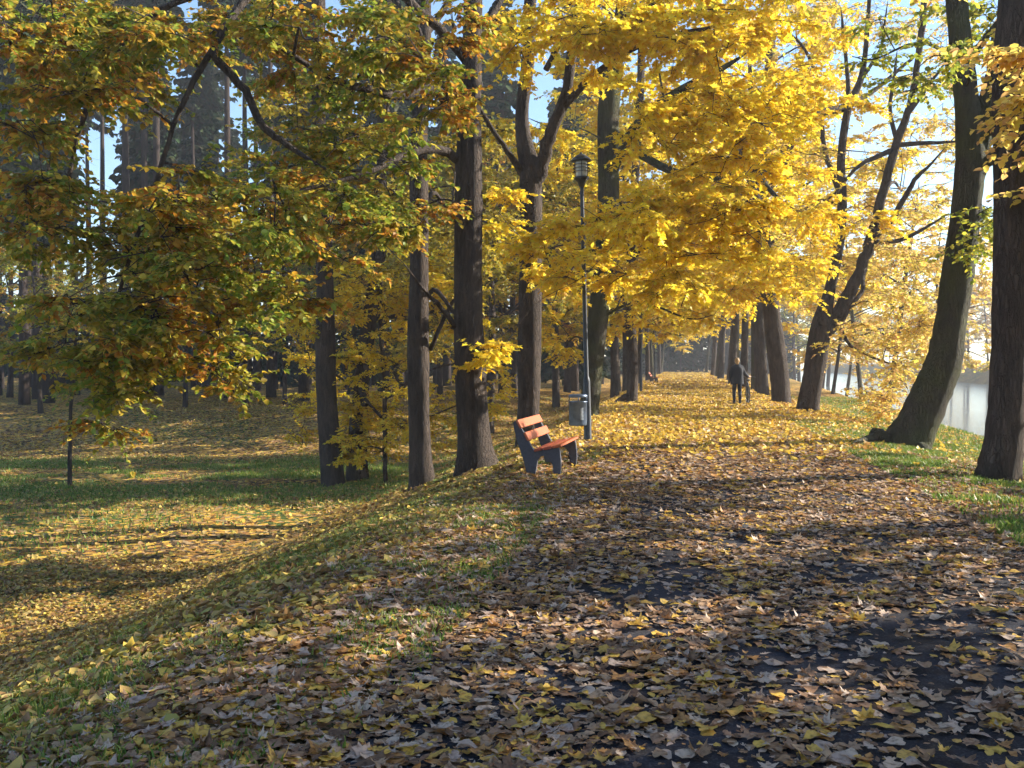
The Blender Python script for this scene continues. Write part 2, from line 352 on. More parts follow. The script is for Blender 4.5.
# ------------------------------------------------------------------ trees
def nearest(sk, p):
    d = np.linalg.norm(sk[:, :3] - p, axis=1); return sk[d.argmin()]
class Tree:
    """trunk and limbs from polylines in world space; foliage grown on branches reaching to clump centres"""
    def __init__(s, origin, seed):
        s.o = np.array(origin, float); s.tr = MB(); s.cr = MB(); s.sk = []; s.r = np.random.default_rng(seed); s.seed = seed
    def limb(s, P, R, ns=10, flare=0, wob=.05, n=5, grain=.02, skel=True):
        P = np.asarray(P, float); R = np.asarray(R, float)
        Q = catmull(np.column_stack([P, R]), n); pts, rad = Q[:, :3], np.maximum(Q[:, 3], .006)
        if len(pts) > 4 and not flare: pts = pts + s.r.normal(0, 1, pts.shape) * rad[:, None] * .12
        tube(s.tr, pts - s.o, rad, ns, wob, flare, seed=s.seed + len(s.sk), grain=grain)
        if skel: s.sk.append(np.column_stack([pts, rad]))
    def clump(s, c, rad, sprays, size=.11, per=14, sp_len=.7, flat=.45, maple=False, droop=.25, reach=True):
        c = np.array(c, float); rad = np.array(rad, float) * np.ones(3); r = s.r
        if reach and s.sk:
            sk = np.concatenate(s.sk); d = sk[:, :3] - c; dd = np.linalg.norm(d, axis=1) + np.maximum(0, d[:, 2]) * .6
            a = sk[dd.argmin()]; L = np.linalg.norm(c - a[:3])
            mid = (a[:3] + c) / 2 + np.array([0, 0, .14 * L]) + r.normal(0, .06 * L, 3)
            end = c + (c - a[:3]) / (L + .01) * rad.mean() * .6 + r.normal(0, .1, 3)
            r0 = min(a[3] * .6, .014 + .014 * L)
            s.limb([a[:3], mid, c, end], [r0, r0 * .75, r0 * .45, .008], 6, wob=.03, n=4, grain=0)
            br = s.sk[-1]; br = br[len(br) // 3:]
        else: br = np.array([[*c, .01]])
        # sub-branches
        ns = max(3, int(sprays / 9)); dirs = unit(r.normal(0, 1, (ns, 3)) * [1, 1, .6])
        tips = c + dirs * rad * (r.random((ns, 1)) ** .5) ; bb = br[r.integers(0, len(br), ns), :3]
        tubes_many(s.tr, bb - s.o, (bb + tips) / 2 + [0, 0, .06] + r.normal(0, .05, (ns, 3)) - s.o, tips - s.o, .012)
        k = r.integers(0, ns, sprays); t = r.random((sprays, 1)) ** .6
        b0 = bb[k] * (1 - t) + tips[k] * t + [0, 0, .03]
        dr = unit(unit(tips - c + 1e-3)[k] + r.normal(0, .7, (sprays, 3))); dr[:, 2] = dr[:, 2] * flat - droop
        L = sp_len * r.uniform(.5, 1.2, (sprays, 1)); e0 = b0 + unit(dr) * L
        mdd = (b0 + e0) / 2 + np.array([0, 0, 1.]) * L * .08
        tubes_many(s.tr, b0 - s.o, mdd - s.o, e0 - s.o, .005)
        tt = np.tile(np.linspace(.15, 1, per), (sprays, 1)) + r.normal(0, .03, (sprays, per)); tt = tt[..., None]
        Pp = b0[:, None] * (1 - tt) ** 2 + 2 * mdd[:, None] * tt * (1 - tt) + e0[:, None] * tt ** 2
        dx = unit(e0 - b0)[:, None] * np.ones((1, per, 1)); side = unit(np.cross(dx, [0, 0, 1.]))
        sg = np.where(np.arange(per) % 2 == 0, 1, -1)[None, :, None]
        D = dx * .6 + side * sg * .9 + r.normal(0, .35, Pp.shape) + np.array([0, 0, -.28])
        N = np.array([0, 0, 1.]) + r.normal(0, .42, Pp.shape)
        sz = size * r.uniform(.6, 1.25, sprays * per)
        leaves(s.cr, (Pp - s.o).reshape(-1, 3), D.reshape(-1, 3), N.reshape(-1, 3), sz, maple)
    def finish(s, name, label, bark, leaf, group=None, cat='tree', crown='crown'):
        e = thing(name, s.o, label, cat, group)
        s.tr.build("trunk", bark, e)
        if s.cr.n: s.cr.build(crown, leaf, e)
        return e
def traced(px_pts, Y, dY=None):
    P, R = [], []
    for i, q in enumerate(px_pts):
        y = Y + (dY[i] if dY else 0); p = at(q[0], q[1], y); P.append(tuple(p)); R.append(q[2] * y / F)
    return P, R
def tip(P, R):
    a, b = np.array(P[-2]), np.array(P[-1]); d = (b - a) / (np.linalg.norm(b - a) + 1e-6); L = 9 * R[-1] + .25
    P.append(tuple(b + d * L + [0, 0, .12 * L])); R.append(.007)
def make_tree(seed, base, trunk, limbs=(), Y=None):
    g = ground_at(*base); Y = Y or g.y
    t = Tree((g.x, g.y, g.z), seed)
    P, R = traced(trunk, Y); P.insert(0, (P[0][0], P[0][1], g.z - .25)); R.insert(0, R[0] * 1.05); tip(P, R)
    t.limb(P, R, 26, flare=.34, wob=.04, n=7, grain=.03)
    for lb in limbs:
        dY = lb[1] if isinstance(lb[0], (list, tuple)) and isinstance(lb[1], (list, tuple)) and not isinstance(lb[1][0], (list, tuple)) else None
        pts = lb[0] if dY is not None else lb
        P, R = traced(pts, Y, dY); tip(P, R); t.limb(P, R, 9)
    t.Y = Y; return t
def inside(poly, n, r):
    poly = np.array(poly, float); lo, hi = poly.min(0), poly.max(0); out = []
    while len(out) < n:
        p = lo + r.random(2) * (hi - lo); c = False; j = len(poly) - 1
        for i in range(len(poly)):
            if (poly[i, 1] > p[1]) != (poly[j, 1] > p[1]) and p[0] < (poly[j, 0] - poly[i, 0]) * (p[1] - poly[i, 1]) / (poly[j, 1] - poly[i, 1]) + poly[i, 0]: c = not c
            j = i
        if c: out.append(p)
    return out
def region(t, poly, n, Yr, rad=.7, sprays=26, **kw):
    for p in inside(poly, n, t.r):
        Y = t.r.uniform(*Yr); q = at(p[0], p[1], Y)
        t.clump(q, (rad * 1.2, rad * 1.2, rad * .7), sprays, **kw)
def upper(t, n, zr, spread, rad=1.1, sprays=26, **kw):
    """the crown above the picture's top edge"""
    top = t.sk[0][-1, :3]; zb = zr[0]
    for i in range(n):
        a = t.r.uniform(0, 6.283); z = t.r.uniform(*zr); s = spread * math.sqrt(t.r.random()) * (1 - .5 * (z - zb) / (zr[1] - zb + .1))
        t.clump((top[0] + s * math.cos(a), top[1] + s * math.sin(a), z), rad, sprays, **kw)

# --- left row and swale trees, traced
A = make_tree(11, (477, 472), [(477, 468, 20), (474, 440, 16), (470, 380, 14.5), (468, 300, 14), (469, 200, 13.5), (470, 120, 12), (472, 60, 10.5), (473, 0, 9), (475, -120, 6), (474, -240, 3)],
    [([(463, 125, 6), (452, 100, 5.5), (440, 76, 4.5), (428, 60, 3.5), (415, 20, 2.5)], [0, -.2, -.5, -.8, -1]),
     ([(462, 128, 6.5), (450, 105, 6), (432, 90, 5), (400, 96, 4.5), (365, 88, 4), (330, 78, 3), (285, 50, 2.5)], [0, -.3, -.7, -1.2, -1.8, -2.2, -2.6]),
     ([(460, 160, 5), (440, 150, 4.5), (415, 152, 4), (395, 160, 3.5), (360, 175, 2.5), (300, 190, 2)], [0, -.4, -.8, -1.2, -1.8, -2.4]),
     ([(458, 330, 3), (445, 312, 2.5), (430, 296, 2), (420, 285, 1.5)], [0, -.3, -.6, -.8]),
     ([(466, 60, 5), (430, 20, 5), (360, -30, 4.5), (270, -20, 4.5), (215, 45, 4.2), (232, 75, 4), (248, 95, 3.8), (262, 125, 3.6), (285, 143, 3), (310, 160, 2)], [0, -.5, -1.2, -2., -2.6, -2.7, -2.8, -2.9, -3, -3.1]),
     ([(250, -22, 4), (160, 10, 3.5), (110, 60, 3), (80, 130, 2.5), (60, 220, 2)], [-2.2, -2.5, -2.4, -2.2, -2]),
     ([(215, 45, 3), (180, 110, 2.5), (150, 200, 2.2), (120, 290, 1.8), (105, 380, 1.2)], [-2.6, -2.9, -3.2, -3.3, -3.4]),
     ([(473, 40, 5), (500, 0, 4), (530, -60, 3)], [0, .3, .8])])
kw = dict(size=.088, per=19, sp_len=.55)
region(A, [(10, 20), (200, 20), (190, 90), (120, 110), (60, 100), (15, 120)], 21, (12, 16), .6, 34, **kw)
region(A, [(200, 15), (470, 15), (450, 90), (440, 200), (330, 240), (280, 200), (300, 100), (210, 60)], 44, (12.5, 17.5), .55, 26, **kw)
region(A, [(60, 230), (160, 190), (200, 160), (330, 200), (330, 290), (250, 330), (190, 300), (150, 330), (60, 320)], 37, (11.5, 15.5), .5, 26, **kw)
region(A, [(75, 300), (180, 300), (160, 370), (130, 440), (105, 440), (95, 380), (50, 360)], 18, (11.5, 13.5), .3, 24, **kw)
region(A, [(12, 130), (60, 120), (70, 200), (50, 260), (12, 250)], 14, (12, 15), .4, 24, **kw)
region(A, [(180, 300), (240, 320), (225, 400), (200, 390), (185, 340)], 7, (12, 13.5), .22, 13, **kw)
region(A, [(330, 200), (400, 200), (450, 215), (440, 235), (350, 240)], 6, (13, 15), .28, 20, **kw)
upper(A, 7, (8.5, 14), 4, 1.2, 26, size=.15, per=11)
A.finish("oak_tree", "stout dark trunk with flared foot left of the bench, limbs reaching far left", BARK, OLIVE)

B = make_tree(12, (422, 486), [(422, 480, 12), (420, 440, 10.5), (418, 350, 10.5), (419, 250, 9.5), (419, 150, 9), (422, 90, 8), (424, 20, 7), (426, -100, 4), (427, -200, 2)],
    [([(430, 350, 2.5), (448, 310, 2), (458, 295, 1.5)], [0, -.3, -.5]), ([(424, 300, 3), (436, 290, 2.4), (452, 310, 2)], [0, -.2, -.6]),
     ([(423, 60, 4), (400, 10, 3.5), (360, -60, 3)], [0, .8, 1.5]), ([(423, 40, 4), (455, -10, 3), (480, -60, 2)], [0, .5, 1])])
region(B, [(300, 100), (460, 60), (500, 150), (505, 330), (470, 300), (440, 250), (360, 280)], 18, (22, 25), .7, 26, size=.11)
upper(B, 9, (10, 18), 4, 1.2, 24, size=.15)
B.finish("linden_tree", "straight dark trunk on the slope, between the stout oak and the pair of swale trunks", BARK, OGOLD)

Cc = make_tree(13, (333, 485), [(333, 480, 11), (330, 440, 10), (326, 380, 9.5), (325, 300, 8.5), (323, 200, 7.5), (318, 100, 6.5), (319, 10, 6), (320, -80, 4)],
    [([(322, 180, 3), (300, 130, 3), (270, 90, 2)], [0, 1, 2]), ([(320, 90, 3), (350, 40, 3), (380, 0, 2)], [0, 1, 2])])
region(Cc, [(220, 20), (400, 20), (400, 200), (260, 260), (200, 200)], 16, (27, 29.5), .9, 24, size=.14)
upper(Cc, 8, (12, 19), 4, 1.3, 22, size=.17)
Cc.finish("linden_tree", "left one of two dark trunks close together at the foot of the slope", BARK, OLIVE)

D = make_tree(14, (357, 480), [(357, 476, 11), (357, 440, 9), (360, 400, 8), (368, 330, 7), (378, 260, 7), (380, 200, 6.5), (384, 100, 6), (388, 0, 5), (390, -80, 3)],
    [([(380, 230, 3), (400, 180, 2.5), (420, 120, 2)], [0, 1, 2])])
region(D, [(340, 150), (500, 130), (505, 320), (440, 340), (380, 320), (340, 260)], 18, (29, 34), .9, 24, size=.14)
upper(D, 8, (12, 19), 4, 1.3, 22, size=.17)
D.finish("beech_tree", "right one of two dark trunks close together at the foot of the slope", BARK, OGOLD)

E = make_tree(15, (526, 444), [(527, 440, 11), (529, 400, 11.5), (530, 300, 11.5), (531, 210, 10.5), (530, 170, 10), (522, 120, 6.5), (528, 60, 6), (530, 0, 6), (535, -100, 4), (535, -180, 2)],
    [([(532, 195, 7.5), (543, 158, 7), (553, 125, 6.5), (566, 90, 5.5), (574, 30, 5), (582, -30, 4), (590, -110, 2)], [0, -.2, -.5, -.8, -1, -1.2, -1.5]),
     ([(536, 285, 4.5), (552, 268, 4), (568, 260, 3.5), (590, 252, 3), (640, 250, 2)], [0, -.5, -1, -1.5, -2.5]),
     ([(524, 175, 4), (512, 158, 3), (500, 140, 2.5), (480, 110, 2)], [0, -.3, -.6, -1]),
     ([(560, 110, 4), (600, 70, 3.5), (650, 40, 3), (700, 30, 2)], [-.6, -1.5, -2.5, -3]),
     ([(546, 70, 3), (560, 45, 3), (590, 30, 2.5), (640, 10, 2)], [-.2, -.5, -1, -1.5])])
kw = dict(size=.12, per=13, sp_len=.55, maple=True)
region(E, [(500, 15), (780, 15), (790, 120), (700, 200), (620, 150), (600, 60), (510, 60)], 40, (17.5, 20.5), .7, 30, **kw)
region(E, [(500, 190), (560, 220), (580, 290), (540, 330), (500, 300)], 6, (19, 21), .45, 22, **kw)
region(E, [(540, 230), (640, 200), (760, 150), (800, 220), (720, 290), (620, 300), (540, 260)], 30, (17, 20), .6, 30, **kw)
region(E, [(480, 330), (510, 330), (520, 370), (485, 365)], 2, (15, 16), .25, 14, **kw)
region(E, [(490, -30), (800, -30), (800, 60), (490, 50)], 16, (17.5, 20.5), .7, 28, **kw)
upper(E, 5, (9.5, 15), 2.5, 1.2, 20, size=.15, per=11)
E.finish("maple_tree", "forked dark trunk standing just behind the bench, with golden leaves over the lamp", BARK, GOLD)

Fm = make_tree(16, (588, 418), [(588, 414, 9.5), (592, 380, 9.5), (598, 320, 10), (604, 260, 9.5), (608, 200, 10), (608, 120, 10), (614, 60, 9), (623, 10, 7), (630, -80, 4)],
    [([(610, 262, 4), (618, 240, 3.5), (630, 225, 3), (642, 214, 2.5)], [0, -.8, -1.6, -2.4]),
     ([(612, 170, 5), (640, 120, 4), (680, 90, 3.5), (720, 70, 3)], [0, -1.5, -3, -4]),
     ([(610, 130, 5), (650, 160, 4), (700, 180, 3.5), (745, 170, 3), (780, 200, 2)], [0, -1.5, -3, -4, -5]),
     ([(616, 60, 4), (650, 30, 3.5), (700, 10, 3)], [0, -1, -2])])
kw = dict(size=.14, per=13, sp_len=.7, maple=True)
region(Fm, [(540, 60), (780, 40), (860, 130), (850, 260), (800, 300), (740, 300), (700, 330), (620, 350), (545, 350), (530, 200)], 60, (27, 31.5), .95, 34, **kw)
region(Fm, [(560, -30), (840, -30), (860, 60), (600, 60)], 16, (27, 31), .95, 30, **kw)
upper(Fm, 5, (12, 17), 3, 1.4, 20, size=.18, per=11)
Fm.finish("maple_tree", "trunk leaning right directly behind the street lamp, under the brightest golden leaves", BARKG, GOLD)

G = make_tree(17, (632, 403), [(632, 400, 6), (633, 370, 5.5), (631, 320, 5), (630, 280, 4.5), (634, 200, 4), (640, 100, 4), (642, 20, 3)],
    [([(626, 396, 3), (619, 401, 2.5), (611, 405, 1.8)], [0, -.3, -.5]), ([(632, 260, 2.5), (660, 220, 2), (700, 200, 2)], [0, -2, -4])])
kw = dict(size=.17, per=12, sp_len=.9)
region(G, [(560, 150), (700, 120), (780, 230), (740, 310), (690, 330), (640, 350), (560, 360), (545, 250)], 30, (36.5, 40.5), 1.2, 32, **kw)
upper(G, 5, (15, 19), 3, 1.5, 20, size=.22, per=10)
G.finish("maple_tree", "slim dark trunk with roots spreading left, at the left edge of the sunlit path", BARK, GOLD)

# --- golden young tree by the swale pair, and the sapling
g = ground_at(372, 470)
t = Tree((g.x, g.y, g.z), 21); Y = 28.6; gb = at(385, 462, Y); zb = Hs(gb.x, gb.y)
t.o = np.array((gb.x, gb.y, zb)); P, R = traced([(385, 440, 2.5), (384, 380, 2.2), (380, 310, 1.8), (384, 240, 1)], Y); P.insert(0, (gb.x, gb.y, zb - .1)); R.insert(0, .07)
t.limb(P, R, 8); 
for q in ([(384, 420, 1.5), (350, 385, 1.2), (310, 360, .8)], [(384, 400, 1.5), (430, 370, 1.2), (480, 360, .8)], [(385, 430, 1.5), (420, 420, 1), (470, 400, .7)]):
    P, R = traced(q, Y); t.limb(P, R, 6)
region(t, [(290, 330), (340, 250), (430, 240), (480, 330), (505, 400), (470, 450), (400, 445), (350, 470), (280, 440), (300, 400)], 95, (27.2, 30), .47, 26, size=.1, per=13, sp_len=.5, droop=.1)
t.finish("young_beech", "bushy young tree with small golden leaves around the twin trunks in the swale", BARK, GOLD)
g = ground_at(70, 487); t = Tree(tuple(g), 22)
P, R = traced([(70, 484, 2.3), (70, 440, 2), (71, 400, 1.8), (74, 360, 1.4), (78, 310, .9)], g.y); P.insert(0, (g.x, g.y, g.z - .1)); R.insert(0, R[0]); t.limb(P, R, 8)
region(t, [(40, 330), (110, 290), (120, 380), (85, 395), (45, 370)], 8, (g.y - .8, g.y + .8), .45, 20, size=.12)
t.finish("oak_sapling", "thin young sapling standing alone on the grass at the far left", BARK, OLIVE)

# --- right row, traced
Hh = make_tree(31, (780, 403), [(781, 399, 9.5), (779, 370, 9), (775, 340, 9), (771, 310, 8), (764, 250, 7), (762, 180, 6), (768, 100, 5), (772, 20, 4)],
    [([(766, 280, 4), (740, 250, 3.5), (700, 225, 3)], [0, -2, -4]), ([(764, 220, 4), (740, 150, 3.5), (720, 100, 3)], [0, -2, -3]), ([(764, 200, 3), (790, 150, 3), (800, 90, 2)], [0, -1, -2])])
kw = dict(size=.16, per=12, sp_len=.85)
region(Hh, [(680, 60), (800, 30), (830, 200), (800, 290), (760, 300), (690, 290), (650, 230)], 30, (36.5, 41), 1.1, 30, **kw)
upper(Hh, 5, (15, 20), 5, 1.5, 18, size=.2, per=10)
Hh.finish("maple_tree", "upright dark trunk just right of the walker, its top lost in leaves", BARK, GOLD)

I = make_tree(32, (808, 411), [(808, 406, 10.5), (813, 375, 10), (818, 345, 10), (822, 322, 9), (830, 290, 5.5), (838, 250, 5), (842, 205, 5), (841, 160, 4), (848, 110, 4), (862, 75, 3), (868, 20, 2), (872, -60, 1.5)],
    [([(820, 335, 8.5), (843, 306, 7), (860, 270, 6), (872, 238, 5.5), (884, 190, 4.8), (896, 145, 4.2), (910, 105, 3.5), (918, 60, 3), (924, 10, 3), (928, -60, 2)], [0, 0, -.3, -.5, -.8, -1, -1.2, -1.5, -1.8, -2]),
     ([(844, 108, 4), (820, 112, 4), (795, 120, 3.5), (770, 128, 3), (740, 125, 2)], [0, -.5, -1, -1.5, -2]),
     ([(842, 200, 2.5), (825, 150, 2.3), (820, 90, 2), (805, 50, 1.5), (785, 30, 1)], [0, .4, .8, 1.2, 1.5]),
     ([(845, 130, 2.5), (848, 80, 2), (843, 30, 1.5)], [0, .3, .5]), ([(850, 105, 2.5), (875, 90, 2), (910, 60, 1.5)], [0, .5, 1]),
     ([(862, 78, 2), (880, 50, 1.5), (885, 20, 1)], [0, -.3, -.5]), ([(893, 150, 2.5), (860, 165, 2), (838, 190, 1.5)], [-1, -1.5, -1.7]),
     ([(896, 145, 2.5), (925, 143, 2), (950, 142, 1.2)], [-1, -1.4, -1.8]), ([(897, 140, 2.5), (890, 110, 2), (895, 70, 1.5)], [-1, -.6, -.2]),
     ([(874, 238, 3.5), (895, 215, 3), (915, 180, 2.5), (930, 165, 1.5)], [-.5, -1, -1.5, -2]), ([(905, 118, 2.5), (925, 90, 2), (940, 70, 1.2)], [-1.2, -1.6, -2]),
     ([(863, 262, 2.5), (862, 290, 2.2), (852, 305, 2), (842, 325, 1.8), (850, 345, 1.6), (870, 356, 1.4), (885, 362, 1)], [-.3, -1, -1.3, -1.5, -1.7, -2, -2.3]),
     ([(872, 242, 2.5), (900, 240, 2), (930, 225, 1.3)], [-.5, -1, -1.5])])
kw = dict(size=.115, per=11, sp_len=.75, maple=True)
region(I, [(770, -20), (960, -20), (970, 200), (950, 300), (850, 300), (800, 250)], 112, (32.6, 38), .9, 20, **kw)
region(I, [(850, 290), (950, 300), (950, 350), (900, 420), (870, 410), (840, 350)], 28, (27, 33), .6, 24, **kw)
upper(I, 4, (13, 18), 4.5, 1.3, 12, size=.17, per=9)
I.finish("maple_tree", "forked bent trunk at the right path edge with sparse pale gold leaves", BARK, PALE)

J = make_tree(33, (903, 447), [(907, 443, 21), (916, 425, 18), (931, 392, 17.5), (944, 360, 17), (951, 320, 15), (957, 280, 15), (964, 230, 14.5), (969, 180, 15), (971, 155, 15), (967, 110, 11.5), (962, 60, 11), (957, 10, 10), (950, -80, 8), (948, -200, 4)],
    [([(974, 175, 11), (982, 130, 9.5), (990, 90, 9), (1000, 45, 8.5), (1014, -10, 8), (1030, -90, 5), (1040, -200, 3)], [0, 0, 0, 0, .2, .4, .8]),
     ([(975, 170, 6), (990, 160, 5.5), (1001, 150, 5), (1012, 138, 3), (1030, 120, 2)], [0, -.3, -.6, -.8, -1]),
     ([(978, 140, 4), (990, 132, 3.5), (1005, 128, 2.5)], [0, -.2, -.4]), ([(966, 70, 4), (980, 45, 3.5), (1000, 20, 3)], [0, -.3, -.5]),
     ([(890, 440, 7), (877, 434, 6.5), (872, 437, 4)], [0, -.3, -.5]), ([(918, 446, 8), (928, 455, 6), (930, 462, 3)], [-.2, -.9, -1.3])])
region(J, [(945, 180), (1020, 150), (1020, 270), (950, 270)], 5, (18, 20.5), .35, 16, size=.1)
region(J, [(860, 15), (1024, 15), (1024, 90), (860, 90)], 6, (18, 21), .5, 14, size=.11)
upper(J, 7, (9, 15), 3, 1.2, 20, size=.15, per=10)
J.finish("linden_tree", "big mossy trunk leaning right on the river side verge, forking high up", BARKG, LIME)
K = make_tree(34, (996, 481), [(998, 478, 20), (1004, 440, 18.5), (1008, 380, 17.5), (1011, 300, 17), (1012, 200, 17), (1013, 100, 18), (1016, 0, 16), (1020, -150, 10), (1022, -300, 5)],
    [([(1014, 120, 8), (1040, 60, 7), (1070, 0, 5)], [0, 0, 0])])
region(K, [(1020, 20), (1100, 20), (1100, 200), (1020, 200)], 14, (12, 17), .6, 26, size=.12)
upper(K, 9, (6.5, 12), 3.5, 1.2, 26, size=.14, per=11)
K.finish("linden_tree", "nearly black upright trunk at the right edge of the picture", BARK, PALE)

# --- free grown trees, used for the far rows and the trees beyond
def grown(seed, h, rt, lean, spread, zc, nl, sprays, size, per, name, label, bark, leaf, cat='tree', group=None, rad=1.5, ylow=0):
    t = Tree((0, 0, 0), seed); r = t.r
    P = [(0, 0, -.3), (0, 0, .5), (lean * .3, 0, h * .3), (lean * .6 + r.normal(0, .2), r.normal(0, .2), h * .55), (lean * .8, r.normal(0, .3), h * .8), (lean, 0, h)]
    t.limb(P, [rt * 1.1, rt, rt * .85, rt * .65, rt * .4, rt * .12], 12, flare=.5, n=4); tk = t.sk[0]
    for i in range(nl):
        f = (i + .5) / nl; a = i * 2.4 + r.normal(0, .3); z0 = zc + (h * .93 - zc) * f; b = tk[np.abs(tk[:, 2] - z0).argmin(), :3]
        L = spread * (.5 + .9 * math.sin(math.pi * min(1, .25 + f * .75))) * r.uniform(.7, 1.1); d = np.array([math.cos(a), math.sin(a), 0])
        e = b + d * L + [0, 0, L * r.uniform(.1, .55)]
        if f < .3: e[2] -= ylow
        m_ = (b + e) / 2 + [0, 0, L * .12]; r0 = rt * .42 * (1 - .6 * f)
        t.limb([b, m_, e], [r0, r0 * .6, .015], 7, n=4)
        for q in range(3):
            w = (.55, .85, 1.05)[q]; c = b + (e - b) * w + r.normal(0, .55, 3) * [1, 1, .7]
            t.clump(c, (rad, rad, rad * .6), sprays, size=size, per=per, sp_len=.9)
    return t.finish(name, label, bark, leaf, group, cat)
def place(o, x, y, rz, s, label=None, group=None, dz=0, tilt=0, leaf=None):
    o.location = (x, y, Hs(x, y) + dz); o.rotation_euler = (tilt, 0, rz); o.scale = (s, s, s * 1.0)
    if label: o['label'] = label
    if group: o['group'] = group
    if leaf:
        for ch in o.children:
            if ch.name.startswith('crown'):
                ch.material_slots[0].link = 'OBJECT'; ch.material_slots[0].material = leaf
    return o
RG = 'golden trees lining the far right side of the path'; LG = 'golden trees lining the far left side of the path'
p1 = grown(41, 16, .22, .8, 4.2, 4.2, 15, 22, .20, 11, "maple_tree", "x", BARK, GOLD, ylow=1.2)
p2 = grown(42, 17, .23, -.6, 4.0, 5.0, 14, 22, .20, 11, "maple_tree", "x", BARK, GOLD, ylow=.8)
p3 = grown(43, 15, .20, 1.2, 3.8, 4.5, 14, 20, .20, 11, "maple_tree", "x", BARKG, GOLD, ylow=1)
protos = [p1, p2, p3]; used = set(); rr = random.Random(5)
def put(k, x, y, rz, s, label, group, leaf=None, tilt=0):
    if k not in used: used.add(k); o = protos[k]
    else: o = copy_tree(protos[k])
    return place(o, x, y, rz, s, label, group, leaf=leaf, tilt=tilt)
k = 0
for v in (51, 55, 60, 64, 71, 78, 86, 95, 105, 116, 128, 142):
    u = 3.9 + rr.uniform(-.35, .5); x, y = xy(u, v)
    put(k % 3, x, y, rr.uniform(0, 6.28), rr.uniform(1.0, 1.25), "misty golden tree in the dense row beyond the walker, right of the path", RG, [GOLD, PALE, GOLD][k % 3], rr.uniform(-.03, .06)); k += 1
for v in (50, 58, 67, 77, 88, 100, 114, 130, 146):
    u = -2.9 + rr.uniform(-.3, .3); x, y = xy(u, v)
    put(k % 3, x, y, rr.uniform(0, 6.28), rr.uniform(.9, 1.15), "golden tree in the row beyond the slim rooted trunk, left of the path", LG, [GOLD, OGOLD, GOLD][k % 3]); k += 1
# trees closing the end of the path
for i in range(26):
    x, y = xy(-24 + i * 2 + rr.uniform(-1, 1), 165 + rr.uniform(0, 30))
    put(k % 3, x, y, rr.uniform(0, 6.28), rr.uniform(1.1, 1.5), "hazy green tree closing the far end of the path", 'hazy trees at the end of the path', [LIME, OGOLD][i % 2]); k += 1
# mid distance trees behind the left row
for (px, Y, s, lf) in ((470, 48, .8, OGOLD), (490, 42, .8, OGOLD), (505, 66, 1, AMBER), (350, 70, .95, OLIVE), (40, 46, .5, OLIVE), (185, 48, .55, OLIVE), (95, 53, .5, OGOLD), (285, 50, .6, OLIVE), (230, 62, .7, OGOLD), (330, 54, .6, OLIVE), (-20, 52, .7, OLIVE), (10, 60, .8, OLIVE), (425, 44, .7, OGOLD), (515, 56, .85, AMBER), (556, 50, .8, OGOLD), (590, 62, .9, AMBER), (440, 62, .9, OGOLD), (618, 72, .9, GOLD), (380, 58, .8, AMBER), (245, 52, .7, OLIVE), (140, 60, .75, OLIVE), (538, 80, 1, OGOLD)):
    x = (px - 512) / F * Y
    put(k % 3, x, Y, rr.uniform(0, 6.28), s, "olive and amber leaved tree at the edge of the forest behind the left row", 'turning trees at the forest edge', lf); k += 1
# riverside trees beside and behind the camera that shade the near path
for (u, v, s) in ((8.0, 7, .6), (7.5, 1.5, .6), (10.5, 10.5, .75), (11, 14, .8), (14, 8, .8), (21, 15, .9)):
    x, y = xy(u, v)
    if (x / y if y > 1 else 9) < .6: continue
    put(k % 3, x, y, rr.uniform(0, 6.28), s, "golden riverside tree just outside the right edge of the picture", 'riverside trees beside the camera', PALE); k += 1
# further trees on the near bank, hazy, and the far bank
for (px, Y, s) in ((833, 62, .55), (822, 78, .7), (845, 95, .8), (888, 52, .75), (930, 66, .85), (862, 70, .9)):
    x = (px - 512) / F * Y
    put(k % 3, x, Y, rr.uniform(0, 6.28), s, "pale tree on the river bank beyond the forked maple", 'pale trees on the near river bank', PALE, .12); k += 1
for i in range(56):
    u = 59 + rr.uniform(0, 14); v = 40 + i * 6 + rr.uniform(-4, 4); x, y = xy(u, v)
    put(k % 3, x, y, rr.uniform(0, 6.28), rr.uniform(.9, 1.25), "tree dissolved in mist on the far river bank", 'misty trees on the far bank', [PALE, AMBER][i % 2]); k += 1

